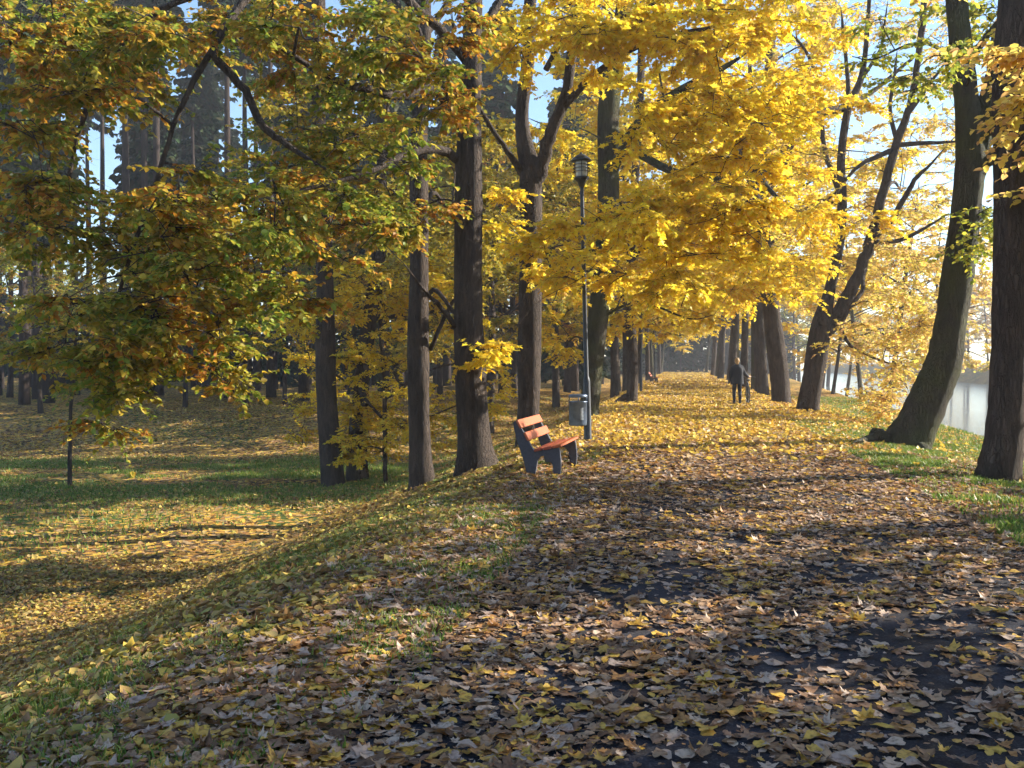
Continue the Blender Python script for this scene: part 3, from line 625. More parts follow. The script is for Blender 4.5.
# --- spruces
def spruce(seed, h, rt, zc, name, label, fan=2.4):
    t = Tree((0, 0, 0), seed); r = t.r
    t.limb([(0, 0, -.3), (0, 0, h * .4), (r.normal(0, .1), 0, h * .75), (0, 0, h)], [rt * 1.1, rt * .8, rt * .4, .02], 10, flare=.25, n=4)
    n = int((h - zc) * 9); z = zc + (h - zc) * (np.arange(n) + r.random(n)) / n; a = r.random(n) * 6.283
    L = (.25 + fan * (1 - (z - zc * .6) / (h - zc * .6)) ** .8) * r.uniform(.7, 1.1, n)
    d = np.stack([np.cos(a), np.sin(a), np.full(n, -.28)], 1); B_ = np.stack([a * 0, a * 0, z], 1); E_ = B_ + d * L[:, None]
    M_ = (B_ + E_) / 2 - [0, 0, .05]; tubes_many(t.tr, B_, M_, E_, .02)
    zd = r.uniform(min(2, zc), max(2, zc), 14); ad = r.random(14) * 6.28; Bd = np.stack([ad * 0, ad * 0, zd], 1)
    Ed = Bd + np.stack([np.cos(ad), np.sin(ad), np.full(14, -.2)], 1) * r.uniform(.5, 1.6, (14, 1)); tubes_many(t.tr, Bd, (Bd + Ed) / 2, Ed, .012)
    per = 26; tt = r.uniform(.12, 1.05, (n, per, 1)); P = B_[:, None] * (1 - tt) + E_[:, None] * tt
    side = unit(np.cross(d, [0, 0, 1.]))[:, None] * r.choice([-1, 1], (n, per, 1)); D_ = unit(d)[:, None] * .5 + side * .7 + np.array([0, 0, -.45]) + r.normal(0, .25, P.shape)
    N_ = np.array([0, 0, 1.]) + r.normal(0, .5, P.shape)
    leaves(t.cr, P.reshape(-1, 3), D_.reshape(-1, 3), N_.reshape(-1, 3), .55 * r.uniform(.6, 1.2, n * per))
    return t.finish(name, label, BARKS, NEEDLE, cat='tree')
sp = [spruce(51, 23, .24, 9, "spruce_tree", "x"), spruce(52, 25, .27, 11, "spruce_tree", "x"), spruce(53, 9, .12, .7, "young_spruce", "x", 1.9)]
sp.append(spruce(54, 29, .26, 21, "pine_tree", "x", 3.0))
sused = set()
def put_s(k, x, y, s, label, group):
    if k not in sused: sused.add(k); o = sp[k]
    else: o = copy_tree(sp[k])
    return place(o, x, y, rr.uniform(0, 6.28), s, label, group)
TL = "tall dark spruce trunk in the shaded forest beyond the meadow"; TG = 'tall spruces in the left forest'
for (px, Y) in ((24, 50), (38, 56), (48, 52), (60, 70), (75, 66), (90, 78), (104, 70), (146, 60), (229, 57), (247, 64), (304, 55), (345, 80), (400, 75), (195, 80)):
    if px in (60, 75, 90, 104, 146, 229, 247): put_s(3, (px - 512) / F * Y, Y, rr.uniform(.95, 1.1), "tall pine with a long bare trunk standing against blue sky gaps at the left", 'bare trunked pines at the left')
    else: put_s(rr.randint(0, 1), (px - 512) / F * Y, Y, rr.uniform(.9, 1.1), TL, TG)
for i in range(95):
    Y = rr.uniform(58, 130); px = rr.uniform(-100, 625); x = (px - 512) / F * Y; u, v = uv(x, Y)
    if u > -7 or (Y < 95 and (52 < px < 106 or 215 < px < 255)): continue
    if px < 340 and rr.random() < .6: put_s(3, x, Y, rr.uniform(.95, 1.2), "tall pine with a long bare trunk standing against blue sky gaps at the left", 'bare trunked pines at the left')
    else: put_s(rr.randint(0, 1), x, Y, rr.uniform(.95, 1.3), TL, TG)
for i in range(70):
    Y = rr.uniform(85, 165); px = -150 + i * 11.5 + rr.uniform(-6, 6); x = (px - 512) / F * Y; u, v = uv(x, Y)
    if u > -7: continue
    put_s(2, x, Y, rr.uniform(.8, 1.5), "bushy young spruce filling the dark forest background", 'young spruces in the forest background')

for i in range(30):
    x, y = xy(-17 + i * 1.25 + rr.uniform(-.6, .6), 172 + rr.uniform(-3, 20))
    put_s(2, x, y, rr.uniform(.9, 1.4), "dark bushy spruce across the far end of the path", 'young spruces across the end of the path')
# ------------------------------------------------------------------ street furniture
STEEL = plain("dark_lamp_paint", (.035, .038, .045), .38, .3, .2, 20)
STEELB = plain("grey_bin_metal", (.11, .15, .22), .35, .5, .35, 7)
CONC = plain("dark_concrete", (.055, .055, .07), .8, 0, .25, 30, .3)
ORANGE = plain("orange_varnished_wood", (.40, .085, .02), .55, 0, .22, 14, .15)
REDW = plain("red_brown_wood", (.30, .055, .025), .45, 0, .25, 14, .15)
GLASS = plain("frosted_lamp_glass", (.62, .64, .62), .25, 0, .08, 5)
def box(mb, c, s, R=None, bev=0.0):
    c = np.array(c, float); s = np.array(s, float) / 2
    pts = []
    if bev:
        for sx in (-1, 1):
            for sy in (-1, 1):
                for sz in (-1, 1):
                    for ax in range(3):
                        q = s - bev; q[ax] = s[ax]; pts.append(q * [sx, sy, sz])
        from mathutils.geometry import normal
        import bmesh
        bm = bmesh.new(); [bm.verts.new(p) for p in pts]; r = bmesh.ops.convex_hull(bm, input=bm.verts)
        bmesh.ops.recalc_face_normals(bm, faces=bm.faces); bm.verts.index_update(); V = np.array([v.co[:] for v in bm.verts]); T = [[v.index for v in f.verts] for f in bm.faces]; bm.free()
        if R is not None: V = V @ np.array(R).T
        mb.add(V + c, [f for f in T if len(f) == 4] or None, [f for f in T if len(f) == 3] or None); return
    V = np.array([(x, y, z) for x in (-s[0], s[0]) for y in (-s[1], s[1]) for z in (-s[2], s[2])])
    if R is not None: V = V @ np.array(R).T
    mb.add(V + c, [(0, 1, 3, 2), (4, 6, 7, 5), (0, 4, 5, 1), (2, 3, 7, 6), (0, 2, 6, 4), (1, 5, 7, 3)])
def lathe(mb, prof, ns=24, c=(0, 0, 0)):
    an = np.arange(ns) * 2 * np.pi / ns; V = np.array([(r * math.cos(a) + c[0], r * math.sin(a) + c[1], z + c[2]) for r, z in prof for a in an])
    q = [(i * ns + j, i * ns + (j + 1) % ns, (i + 1) * ns + (j + 1) % ns, (i + 1) * ns + j) for i in range(len(prof) - 1) for j in range(ns)]
    mb.add(V, q)

# bench
def make_bench():
    e = thing("park_bench", (0, 0, 0), "x", "bench")
    prof = catmull_poly = [(0.0, 0), (.115, 0), (.135, .12), (.15, .215), (.19, .27), (.25, .29), (.31, .275), (.355, .22), (.375, .1), (.385, 0), (.475, 0), (.485, .12), (.482, .25), (.465, .36), (.45, .405),
                           (.30, .375), (.135, .345), (.10, .36), (.055, .43), (-.02, .565), (-.10, .70), (-.135, .765), (-.175, .77), (-.20, .745), (-.185, .66), (-.155, .53), (-.115, .40), (-.07, .28), (-.03, .14)]
    import bmesh
    L = 1.45
    for sy in (-.5, .5):
        bm = bmesh.new(); vs_ = [bm.verts.new((x, sy * L - .04, z)) for x, z in prof]; f = bm.faces.new(vs_)
        r = bmesh.ops.extrude_face_region(bm, geom=[f]); bmesh.ops.translate(bm, vec=(0, .08, 0), verts=[g for g in r['geom'] if isinstance(g, bmesh.types.BMVert)])
        bmesh.ops.recalc_face_normals(bm, faces=bm.faces)
        bmesh.ops.bevel(bm, geom=[x for x in bm.edges if abs(x.verts[0].co.y - x.verts[1].co.y) < 1e-4], offset=.006, segments=2, affect='EDGES')
        me = bpy.data.meshes.new("side_frame"); bm.to_mesh(me); bm.free(); me.materials.append(CONC)
        o = bpy.data.objects.new("side_frame", me); C.objects.link(o); o.parent = e
    def rot(a): c, s = math.cos(a), math.sin(a); return [[c, 0, s], [0, 1, 0], [-s, 0, c]]
    for i in range(3):
        mb = MB(); x = .165 + i * .135; box(mb, (x, 0, .372 + i * .0265), (.118, L + .16, .036), rot(-.195), .006); mb.build("seat_plank", REDW if i < 2 else ORANGE, e, False)  # seat is red-brown; front plank's orange puts its sunlit edge into the colour
    for i, t_ in enumerate((.32, .80)):
        mb = MB(); x = .075 - t_ * .23; z = .44 + t_ * .36; box(mb, (x, 0, z), (.034, L + .16, .128), rot(-.50), .006); mb.build("back_plank", ORANGE, e, False)
    return e
be = make_bench(); g = ground_at(546, 470)
be.location = (g.x - .13, g.y, g.z + .0); be.rotation_euler = (0, 0, -TH + math.radians(-3)); be['label'] = "park bench with orange back planks and dark concrete sides, facing the path"
def cut_bench(px, Y, label):
    b2 = copy_tree(be); x = (px - 512) / F * Y; b2.location = (x, Y, Hs(x, Y)); b2['label'] = label; return b2
cut_bench(651, 78, "small distant bench at the left edge of the path beside a far trunk")

# lamp
def make_lamp(tilt):
    e = thing("street_lamp", (0, 0, 0), "x", "street lamp")
    mb = MB(); lathe(mb, [(.0, -.2), (.085, -.2), (.085, .02), (.078, .04), (.075, 1.25), (.06, 1.32), (.048, 1.36), (.044, 3.2), (.038, 5.2), (.038, 5.28), (0, 5.28)]); mb.build("pole", STEEL, e)
    mb = MB(); lathe(mb, [(.0, 5.24), (.05, 5.24), (.085, 5.34), (.15, 5.40), (.155, 5.44), (.12, 5.45), (0, 5.45)]); h = mb.build("lamp_collar", STEEL, e)
    mb = MB(); lathe(mb, [(.0, 5.452), (.105, 5.452), (.115, 5.5), (.118, 5.7), (.115, 5.76), (0, 5.76)]); mb.build("lamp_glass", GLASS, e)
    mb = MB()
    for z in (5.56, 5.63, 5.70): lathe(mb, [(.122, z), (.17, z - .012), (.172, z - .004), (.122, z + .008), (.122, z)])
    for a in (0.5, 2.6, 4.7):
        box(mb, (.145 * math.cos(a), .145 * math.sin(a), 5.6), (.012, .012, .33))
    mb.build("lamp_louvre", STEEL, e)
    mb = MB(); lathe(mb, [(.0, 5.763), (.2, 5.763), (.215, 5.775), (.17, 5.83), (.09, 5.89), (.03, 5.915), (.02, 5.95), (0, 5.955)]); mb.build("lamp_cap", STEEL, e)
    return e
la = make_lamp(0); g = ground_at(588, 442); la.location = g; la.rotation_euler = (0, math.radians(-1.5), 0); la.scale = (1, 1, (at(580, 152, g.y).z - g.z) / 5.955)
la['label'] = "tall dark park lamp post with a litter bin fixed to it, right of the bench"; LAMP = Vector(g)
for (px, Y, lb) in ((641, 52, "second lamp post along the path, thin and dark beside the slim rooted trunk"), (655, 84, "farthest visible lamp post, a thin line left of the path")):
    l2 = copy_tree(la); x = (px - 512) / F * Y; l2.location = (x, Y, Hs(x, Y)); l2.rotation_euler = (0, 0, 0); l2['label'] = lb

# litter bin
e = thing("litter_bin", tuple(LAMP + Vector((-.21, -.12, .1))), "dark grey metal litter bin with a hood, mounted on the lamp post", "litter bin")
mb = MB(); lathe(mb, [(0, .24), (.165, .24), (.178, .25), (.18, .27), (.18, .70), (.186, .705), (.186, .725), (.17, .725), (.168, .28), (0, .28)], 28); mb.build("bin_body", STEELB, e)
mb = MB(); lathe(mb, [(0, .86), (.16, .862), (.188, .84), (.188, .80), (.182, .80), (.18, .835), (.0, .84)], 28)
for a in (0.2, 2.94, 4.71): box(mb, (.176 * math.cos(a), .176 * math.sin(a), .77), (.02, .02, .11))
mb.build("bin_hood", STEELB, e)
mb = MB(); box(mb, (.17, .06, .6), (.12, .05, .04)); box(mb, (.17, .06, .36), (.12, .05, .04)); mb.build("bracket", STEEL, e, False)
mb = MB(); an = np.linspace(-1.35, -.95, 6); R_ = .1815
for (a0, a1, z0, z1) in ((-1.35, -1.0, .36, .60),):
    an = np.linspace(a0, a1, 6); V = [(R_ * math.cos(a), R_ * math.sin(a), z) for a in an for z in (z0, z1)]
    mb.add(V, [(2 * i, 2 * i + 2, 2 * i + 3, 2 * i + 1) for i in range(5)])
mb.build("sticker", plain("faded_sticker", (.30, .34, .38), .6, 0, .5, 18), e)

# ------------------------------------------------------------------ person pushing a bicycle, walking away
CLOTH = plain("dark_coat_cloth", (.012, .014, .022), .85, 0, .3, 30); JEANS = plain("dark_trousers", (.014, .016, .026), .85, 0, .3, 30)
SKIN = plain("skin", (.50, .30, .22), .5, 0, .05, 10); HAIR = plain("blond_hair", (.40, .26, .12), .6, 0, .3, 40)
RUBBER = plain("tyre_rubber", (.02, .02, .02), .8); CHROME = plain("bicycle_metal", (.12, .125, .14), .3, .8, .1); BPAINT = plain("bicycle_paint", (.02, .03, .05), .3, .2)
def skin_obj(name, V, Ed, Rr, mat, parent, root=0, sub=2):
    me = bpy.data.meshes.new(name); me.from_pydata([tuple(v) for v in V], Ed, []); o = bpy.data.objects.new(name, me); C.objects.link(o); o.parent = parent
    mo = o.modifiers.new("skin", 'SKIN'); mo.use_smooth_shade = True
    sv = me.skin_vertices[0].data if me.skin_vertices else None
    if sv is None: raise RuntimeError("no skin")
    for i, r_ in enumerate(Rr): sv[i].radius = r_ if isinstance(r_, tuple) else (r_, r_); sv[i].use_root = (i == root)
    s_ = o.modifiers.new("sub", 'SUBSURF'); s_.levels = sub; s_.render_levels = sub
    dg = bpy.context.evaluated_depsgraph_get(); m2 = bpy.data.meshes.new_from_object(o.evaluated_get(dg)); o.modifiers.clear(); o.data = m2
    m2.materials.clear(); m2.materials.append(mat); m2.polygons.foreach_set("use_smooth", np.ones(len(m2.polygons), bool)); return o
def skin_seed(me):
    pass
g = ground_at(737, 405)
pe = thing("person", tuple(g), "person in dark coat and trousers walking away, pushing a bicycle with the right hand", "person", rz=-TH)
def with_skin(name, V, Ed, Rr, mat, parent, root=0, sub=2):
    me = bpy.data.meshes.new(name); me.from_pydata([tuple(v) for v in V], Ed, []); o = bpy.data.objects.new(name, me); C.objects.link(o); o.parent = parent
    mo = o.modifiers.new("skin", 'SKIN'); mo.use_smooth_shade = True
    if not me.skin_vertices:
        bpy.context.view_layer.objects.active = o; o.select_set(True)
        try: bpy.ops.mesh.customdata_skin_add()
        except Exception: pass
    sv = me.skin_vertices[0].data
    for i, r_ in enumerate(Rr): sv[i].radius = r_ if isinstance(r_, tuple) else (r_, r_); sv[i].use_root = (i == root)
    s_ = o.modifiers.new("sub", 'SUBSURF'); s_.levels = sub; s_.render_levels = sub
    bpy.context.view_layer.update()
    dg = bpy.context.evaluated_depsgraph_get(); m2 = bpy.data.meshes.new_from_object(o.evaluated_get(dg)); o.modifiers.clear(); o.data = m2
    m2.materials.clear(); m2.materials.append(mat); m2.polygons.foreach_set("use_smooth", np.ones(len(m2.polygons), bool)); o.select_set(False); return o
# x right, y forward (walking), z up
V = [(0, 0, .96), (0, .01, 1.15), (0, .02, 1.33), (0, .01, 1.45), (0, .02, 1.53),
     (-.17, .0, 1.41), (-.23, -.04, 1.16), (-.22, .06, .93), (-.21, .09, .86),
     (.17, .03, 1.42), (.27, .12, 1.20), (.40, .30, 1.06), (.45, .38, 1.04),
     (-.09, 0, .90), (-.10, .10, .50), (-.10, .02, .10), (-.10, .15, .04),
     (.09, 0, .90), (.10, .0, .50), (.10, -.20, .14), (.10, -.10, .035)]
Ed = [(0, 1), (1, 2), (2, 3), (3, 4), (3, 5), (5, 6), (6, 7), (7, 8), (3, 9), (9, 10), (10, 11), (11, 12), (0, 13), (13, 14), (14, 15), (15, 16), (0, 17), (17, 18), (18, 19), (19, 20)]
Rr = [(.15, .12), (.14, .11), (.16, .12), (.09, .08), (.055, .055), (.075, .075), (.055, .055), (.045, .045), (.035, .035), (.075, .075), (.055, .055), (.045, .045), (.035, .035),
      (.10, .10), (.075, .075), (.055, .055), (.045, .04), (.10, .10), (.075, .075), (.055, .055), (.045, .04)]
with_skin("body", V, Ed, Rr, JEANS, pe)
def coat():
    mb = MB(); ns = 20; rings = [(0.78, .235, .17), (.95, .225, .165), (1.1, .215, .155), (1.25, .235, .16), (1.38, .235, .15), (1.44, .17, .12), (1.49, .075, .07)]
    V = [(a * math.cos(t) + .01 * math.sin(3 * t + z * 9), .01 + b_ * math.sin(t), z) for z, a, b_ in rings for t in np.arange(ns) * 2 * np.pi / ns]
    mb.add(V, [(i * ns + j, i * ns + (j + 1) % ns, (i + 1) * ns + (j + 1) % ns, (i + 1) * ns + j) for i in range(len(rings) - 1) for j in range(ns)])
    for P, R in (([(-.16, .0, 1.41), (-.235, -.04, 1.17), (-.225, .06, .95)], [.075, .066, .056]), ([(.16, .03, 1.42), (.27, .12, 1.20), (.40, .30, 1.07)], [.075, .066, .056])):
        Q = catmull(np.column_stack([P, R]), 4); tube(mb, Q[:, :3], Q[:, 3], 12)
    return mb
coat().build("coat", CLOTH, pe)
def blob(mb, c, s, ns=16, nr=10, f=None):
    V = []; 
    for i in range(nr + 1):
        ph = math.pi * i / nr
        for j in range(ns):
            t = 2 * math.pi * j / ns; p = np.array([math.sin(ph) * math.cos(t), math.sin(ph) * math.sin(t), math.cos(ph)])
            V.append(np.array(c) + p * s * (f(p) if f else 1))
    mb.add(V, [(i * ns + j, (i + 1) * ns + j, (i + 1) * ns + (j + 1) % ns, i * ns + (j + 1) % ns) for i in range(nr) for j in range(ns)])
mb = MB(); blob(mb, (0, .03, 1.635), (.076, .095, .115), f=lambda p: 1 + (.10 if p[1] > .9 and abs(p[2] + .1) < .25 else 0) - .08 * max(0, -p[2]))
for sx in (-1, 1): blob(mb, (sx * .078, .02, 1.63), (.012, .02, .032), 8, 6)
blob(mb, (0, .13, 1.62), (.013, .018, .022), 8, 6); mb.build("head", SKIN, pe)
mb = MB(); blob(mb, (0, .005, 1.655), (.088, .098, .112), 20, 12, lambda p: 1 + .05 * math.sin(p[0] * 19) * math.cos(p[2] * 13)); blob(mb, (0, -.03, 1.57), (.06, .05, .07)); mb.build("hair", HAIR, pe)
for (hx, hy, hz, dr_) in ((-.21, .10, .85, (0, .25, -1)), (.445, .375, 1.045, (.55, .8, -.1))):
    mb = MB(); d_ = np.array(dr_, float); d_ /= np.linalg.norm(d_); sd_ = unit(np.cross(d_, [0, 0, 1.])) if abs(d_[2]) < .8 else np.array([1., 0, 0]); h0 = np.array([hx, hy, hz])
    cr_ = np.cross(d_, sd_)
    tube(mb, [h0 - d_ * .03, h0 + d_ * .02, h0 + d_ * .07], [.028, .04, .036], 10)
    for i in range(4):
        b0 = h0 + d_ * .07 + sd_ * (i - 1.5) * .02; Lf = (.07, .08, .075, .06)[i]
        tube(mb, [b0 - d_ * .02, b0 + d_ * Lf * .5 - cr_ * .008, b0 + d_ * Lf * .8 - cr_ * .035], [.0095, .009, .007], 6)
    tube(mb, [h0 + d_ * .01 + sd_ * .03, h0 + d_ * .04 + sd_ * .055, h0 + d_ * .07 + sd_ * .05 - cr_ * .02], [.012, .01, .008], 6)
    mb.build("hand", SKIN, pe)
for sx, y0 in ((-1, .1), (1, -.15)):
    mb = MB(); zz = .0; blob(mb, (sx * .10, y0, .055), (.05, .135, .055), 12, 8, lambda p: 1 if p[2] > -.3 else .92); mb.build("shoe", RUBBER, pe)

bx_, by_ = .40, .15
def rp(x, y): return Vector((g.x + x * CT + y * ST, g.y - x * ST + y * CT, 0))
bp_ = rp(bx_, by_); bi = thing("bicycle", (bp_.x, bp_.y, Hs(bp_.x, bp_.y)), "bicycle being pushed beside the dark clothed person, seen from behind", "bicycle", rz=-TH)
def wheel(yc):
    an = np.linspace(0, 2 * np.pi, 37); ring = np.stack([an * 0, yc + .335 * np.cos(an), .35 + .335 * np.sin(an)], 1)
    mb = MB(); tube(mb, ring, np.full(37, .018), 8, cap=False); w = mb.build("wheel", RUBBER, bi)
    mb = MB(); ring = np.stack([an * 0, yc + .312 * np.cos(an), .35 + .312 * np.sin(an)], 1); tube(mb, ring, np.full(37, .011), 6, cap=False)
    for k_ in range(18):
        a = k_ * .349; tube(mb, [(.02 * (-1) ** k_, yc, .35), (0, yc + .31 * math.cos(a), .35 + .31 * math.sin(a))], [.0022, .0022], 4, cap=False)
    tube(mb, [(-.05, yc, .35), (.05, yc, .35)], [.022, .022], 8); mb.build("rim", CHROME, w)
wheel(-.52); wheel(.53)
mb = MB()
for P, R in (([(0, -.13, .28), (0, -.22, .82)], .016), ([(0, -.13, .28), (0, .36, .78)], .017), ([(0, -.2, .74), (0, .34, .86)], .015), ([(0, .33, .92), (0, .38, .72)], .018),
             ([(.055, -.52, .35), (.012, -.2, .74)], .008), ([(-.055, -.52, .35), (-.012, -.2, .74)], .008), ([(.055, -.52, .35), (.03, -.13, .28)], .009), ([(-.055, -.52, .35), (-.03, -.13, .28)], .009),
             ([(.05, .53, .35), (.045, .43, .65), (.0, .38, .74)], .01), ([(-.05, .53, .35), (-.045, .43, .65), (.0, .38, .74)], .01)):
    tube(mb, P, np.full(len(P), R), 8)
mb.build("frame", BPAINT, bi)
mb = MB(); tube(mb, [(0, .32, .94), (0, .31, 1.03)], [.013, .013], 8); tube(mb, catmull([(-.30, .18, 1.03), (-.24, .26, 1.04), (-.1, .33, 1.04), (.1, .33, 1.04), (.24, .26, 1.04), (.30, .18, 1.03)], 4), np.full(21, .012), 8); mb.build("handlebar", CHROME, bi)
mb = MB(); blob(mb, (0, -.25, .93), (.075, .13, .035), 14, 8, lambda p: 1 - .35 * max(0, p[1])); tube(mb, [(0, -.21, .8), (0, -.24, .92)], [.012, .012], 8); mb.build("saddle", RUBBER, bi)
mb = MB(); tube(mb, [(-.09, -.13, .28), (.09, -.13, .28)], [.015, .015], 8); box(mb, (.1, -.06, .17), (.09, .06, .02)); box(mb, (-.1, -.2, .39), (.09, .06, .02)); tube(mb, [(.06, -.13, .28), (.06, -.06, .17)], [.009] * 2, 6); tube(mb, [(-.06, -.13, .28), (-.06, -.2, .39)], [.009] * 2, 6); mb.build("crank", CHROME, bi)
an = np.linspace(.3, 2.9, 14); mb = MB()
for yc in (-.52, .53):
    for a0, a1 in zip(an[:-1], an[1:]):
        V = [(x, yc + .365 * math.cos(a), .35 + .365 * math.sin(a)) for a in (a0, a1) for x in (-.025, .025)]; mb.add(V, [(0, 1, 3, 2)])
mb.build("mudguard", CHROME, bi)

# ------------------------------------------------------------------ fallen leaves
def lobed(kind):
    if kind == 0:   # maple, 5 lobes
        o = [(0, 0), (-.06, .18), (-.22, .30), (-.02, .36), (.05, .56), (.20, .42), (.34, .54), (.48, .74), (.52, .52), (.68, .46), (.56, .34), (.60, .18), (.80, .20), (1.05, 0)]
    elif kind == 1: # oak
        o = [(0, 0), (.10, .10), (.18, .20), (.27, .12), (.36, .26), (.46, .30), (.50, .16), (.62, .28), (.72, .30), (.74, .16), (.88, .20), (1.0, .10), (1.03, 0)]
    elif kind == 2: # linden
        o = [(0, 0), (-.08, .22), (.05, .40), (.28, .46), (.52, .38), (.75, .22), (.90, .08), (1.05, 0)]
    else:           # long
        o = [(0, 0), (.12, .14), (.30, .22), (.50, .25), (.72, .20), (.90, .10), (1.05, 0)]
    o = np.array(o); full = np.vstack([o, o[-2:0:-1] * [1, -1]]); full = full - [.42, 0]; return full
TPL = [lobed(k) for k in range(4)]
def scatter(name, xs, ys, sizes, curl, tilt, mat, hard, seed, lift=.01):
    r = np.random.default_rng(seed); n = len(xs); z = H(xs, ys); mb = MB()
    e = .15; nx = -(H(xs + e, ys) - H(xs - e, ys)) / (2 * e); ny = -(H(xs, ys + e) - H(xs, ys - e)) / (2 * e)
    N = unit(np.stack([nx, ny, np.ones(n)], 1) + r.normal(0, tilt, (n, 3)) * [1, 1, .2])
    a = r.random(n) * 6.283; D = unit(np.cross(N, np.stack([np.cos(a), np.sin(a), a * 0], 1))); Y = np.cross(N, D)
    kind = r.choice(4, n, p=[.24, .16, .36, .24]) if hard else np.zeros(n, int)
    lf = lift + np.abs(r.normal(0, 1, n)) * .012 + sizes * tilt * .25
    P = np.stack([xs, ys, z + lf], 1)
    if not hard:
        T = np.array([[-.5, 0, 0], [-.15, .34, .0], [.22, .30, 0], [.5, 0, 0], [.22, -.30, 0], [-.15, -.34, 0], [0, 0, 0]])
        c = r.normal(0, curl, (n, 1)); c2 = r.normal(0, curl, (n, 1))
        zz = np.abs(c) * (T[None, :, 1] ** 2 * 3) + c2 * T[None, :, 0] ** 2 * 2
        S_ = sizes[:, None, None]
        V = P[:, None] + S_ * (T[None, :, 0:1] * D[:, None] + T[None, :, 1:2] * Y[:, None] + zz[..., None] * N[:, None])
        tri = np.array([[6, i, (i + 1) % 6] for i in range(6)]); mb.add(V.reshape(-1, 3), None, (np.arange(n)[:, None, None] * 7 + tri).reshape(-1, 3))
    else:
        for k_ in range(4):
            s_ = kind == k_; T = TPL[k_]; m_ = len(T); c = s_.sum()
            if not c: continue
            # two rings: outline and an inner ring give the blade a curl
            TT = np.vstack([T, T * .5, [[0, 0]]]); cu = r.normal(0, curl, (c, 1)) + curl * .8; c2 = r.normal(0, curl * 1.2, (c, 1)); tw = r.normal(0, curl, (c, 1)); ph = r.random((c, 1)) * 6.28
            zz = cu * TT[None, :, 1] ** 2 * 2.2 + c2 * TT[None, :, 0] ** 2 * 1.2 + tw * TT[None, :, 0] * TT[None, :, 1] * 1.6 + .05 * np.sin(TT[None, :, 0] * 9 + ph) * (np.abs(TT[None, :, 1]) * 2)
            kx = 1 - .35 * np.abs(cu)  # curling shortens the blade
            S_ = sizes[s_][:, None, None]
            V = P[s_][:, None] + S_ * (TT[None, :, 0:1] * D[s_][:, None] + (TT[None, :, 1] * kx)[..., None] * Y[s_][:, None] + zz[..., None] * N[s_][:, None])
            i_ = np.arange(m_); j_ = (i_ + 1) % m_; tot = 2 * m_ + 1
            q = np.stack([i_, j_, j_ + m_, i_ + m_], 1); t_ = np.stack([i_ + m_, j_ + m_, np.full(m_, 2 * m_)], 1)
            off = np.arange(c)[:, None, None] * tot; mb.add(V.reshape(-1, 3), (off + q).reshape(-1, 4), (off + t_).reshape(-1, 3))
    o = mb.build(name, mat); o['kind'] = 'stuff'; return o
LP = leaf_mat("fallen_path_leaves", [(.48, .31, .18), (.32, .19, .10), (.58, .44, .32), (.18, .10, .055), (.62, .38, .08), (.38, .24, .14), (.54, .41, .31), (.68, .44, .08), (.36, .21, .12), (.50, .25, .08), (.48, .35, .27), (.24, .13, .07)], None, .25, rough=.5, spec=.3, spots=True)
LY = leaf_mat("fallen_golden_leaves", [(.78, .54, .08), (.62, .38, .06), (.80, .60, .12), (.46, .26, .07), (.74, .48, .07), (.56, .40, .22), (.80, .58, .12), (.40, .22, .07)], None, .3, rough=.5)
LM = leaf_mat("fallen_slope_leaves", [(.42, .27, .08), (.28, .16, .06), (.52, .38, .10), (.32, .19, .07), (.44, .32, .12), (.58, .42, .08), (.24, .14, .06), (.34, .30, .07)], None, .25, rough=.55)
def sample(n, vr, ur, dens, seed, power=1.0):
    r = np.random.default_rng(seed); v = vr[0] + (vr[1] - vr[0]) * r.random(n) ** power; u = r.uniform(ur[0], ur[1], n); x, y = xy(u, v)
    keep = r.random(n) < dens(u, v, x, y); return x[keep], y[keep]
def d_path(u, v, x, y):
    bare = sm((fbm(u * 1.7 + 3, v * 1.3 + 11) - .47 + .03 * sm(u / 2.)) / .13)
    onp = sm((u + 1.3) / 1.0) * sm((3.2 - u) / .6) * sm((16 - v) / 10 + .4)
    verge = sm((u - 3.1) / .5) * np.where(fbm(u * .9 + 20, v * .9) > .44, 1, .3)
    return (1 - .62 * bare * onp - .16 * onp) * (1 - .72 * verge)
x, y = sample(76000, (3.2, 13.5), (-3.0, 5.6), d_path, 1, 1.15); scatter("fallen_leaves", x, y, .02 + .086 * np.random.default_rng(2).random(len(x)) ** 1.7, .2, .08, LP, True, 3)
x, y = sample(40000, (12.5, 28), (-2.8, 6.2), lambda u, v, x, y: d_path(u, v, x, y) * (1 - .85 * sm((v - 17) / 9)), 4); scatter("fallen_leaves", x, y, np.random.default_rng(5).uniform(.055, .135, len(x)), .3, .14, LP, False, 6)
x, y = sample(60000, (15, 62), (-3.2, 6.5), lambda u, v, x, y: sm((v - 15) / 10) * (1 - .75 * sm((u - 3.2) / 1)), 7, 1.2); scatter("fallen_leaves", x, y, np.random.default_rng(8).uniform(.08, .17, len(x)), .5, .34, LY, False, 9)
x, y = sample(16000, (62, 150), (-3.2, 6.0), lambda u, v, x, y: .9, 10); scatter("fallen_leaves", x, y, np.random.default_rng(11).uniform(.15, .3, len(x)), .5, .34, LY, False, 12)
d_m = lambda u, v, x, y: np.where(fbm(u * .5, v * .5) > .46, .95, .45)
x, y = sample(60000, (3.0, 16), (-11, -2.2), d_m, 13); scatter("fallen_leaves", x, y, np.random.default_rng(14).uniform(.04, .10, len(x)), .45, .3, LM, False, 15)
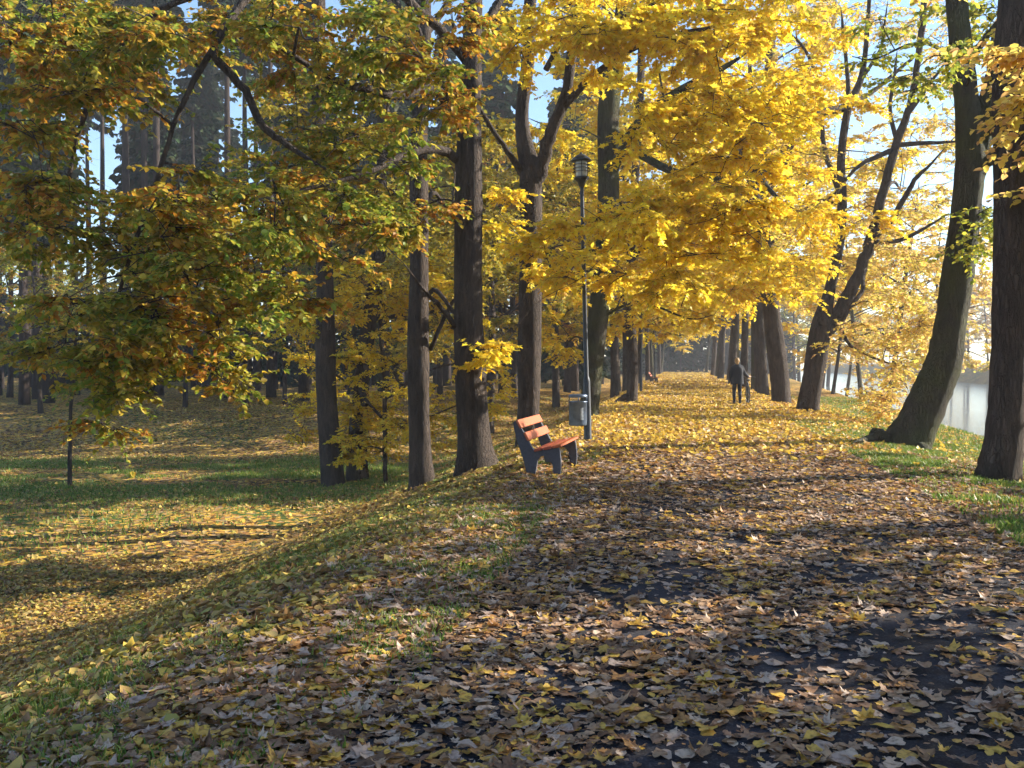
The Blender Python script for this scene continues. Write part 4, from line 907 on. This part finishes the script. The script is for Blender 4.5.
x, y = sample(75000, (14, 60), (-28, -2.2), lambda u, v, x, y: np.where(fbm(u * .3 + 7, v * .3) > .45, .9, .3) * (1 - .6 * sm((4.2 - np.abs(y - 31)) / 2) * sm((-6 - u) / 2) * (.5 + .5 * sm((fbm(x * .5, y * .9) - .35) / .1))), 16); scatter("fallen_leaves", x, y, np.random.default_rng(17).uniform(.07, .14, len(x)), .45, .3, LM, False, 18)
x, y = sample(9000, (6, 60), (4.5, 14), lambda u, v, x, y: .5, 19); scatter("fallen_leaves", x, y, np.random.default_rng(20).uniform(.07, .14, len(x)), .45, .3, LY, False, 21)

bm_ = bpy.data.objects["park_bench"]; r = np.random.default_rng(77); n_ = 5; mb = MB(); T = TPL[0]
for k_ in range(n_):
    a_ = r.random() * 6.28; u_ = r.uniform(.14, .42); c_ = np.array([u_, r.uniform(-.6, .6), .402 + (u_ - .165) * .196 + .012]); S_ = r.uniform(.07, .1); D_ = np.array([math.cos(a_), math.sin(a_), .1]); Y_ = np.array([-math.sin(a_), math.cos(a_), .2])
    P_ = [c_ + S_ * (p[0] * D_ + p[1] * Y_ + np.array([0, 0, 1.2 * p[1] ** 2])) for p in T]; m_ = len(P_); mb.add(P_ + [c_], None, [(i, (i + 1) % m_, m_) for i in range(m_)])
o = mb.build("fallen_leaves", LY, loc=bm_.location); o.rotation_euler = bm_.rotation_euler; o['kind'] = 'stuff'

# grass blades
GR = leaf_mat("grass_blades", [(.12, .21, .03), (.16, .25, .04), (.24, .30, .05), (.10, .17, .03), (.28, .29, .08)], None, .35)
def grass(n, vr, ur, dens, seed, hh=.05, w=.006):
    x, y = sample(n, vr, ur, dens, seed); r = np.random.default_rng(seed + 100); n = len(x); z = H(x, y); P = np.stack([x, y, z], 1)
    a = r.random(n) * 6.283; W = np.stack([np.cos(a), np.sin(a), a * 0], 1) * w; h = hh * r.uniform(.5, 1.4, (n, 1)); L = r.normal(0, .4, (n, 2))
    T = P + np.concatenate([L * h, h], 1); M = P + np.concatenate([L * h * .3, h * .6], 1)
    V = np.stack([P - W, P + W, M + W * .7, M - W * .7, T], 1).reshape(-1, 3); b_ = np.arange(n)[:, None] * 5
    mb = MB(); mb.add(V, b_ + np.array([[0, 1, 2, 3]]), b_ + np.array([[3, 2, 4]])); o = mb.build("grass", GR); o['kind'] = 'stuff'
gd = lambda u, v, x, y: np.where(fbm(u * .9 + 20, v * .9) > .47, 1., .12)
grass(60000, (3.2, 18), (-4.5, -1.3), gd, 31); grass(110000, (7, 28), (2.9, 6.5), gd, 32, .07, .010); grass(190000, (12, 42), (-26, -5), lambda u, v, x, y: (.16 * sm((y - 12) / 5) * sm((30 - y) / 4) * sm((-8.5 - u) / 3) + sm((7.5 - np.abs(y - 30)) / 5)) * sm((fbm(x * .4 + 3, y * .7) - .3) / .25), 33, .08, .016); grass(30000, (20, 60), (5, 12), lambda u, v, x, y: .9, 34, .08, .014)
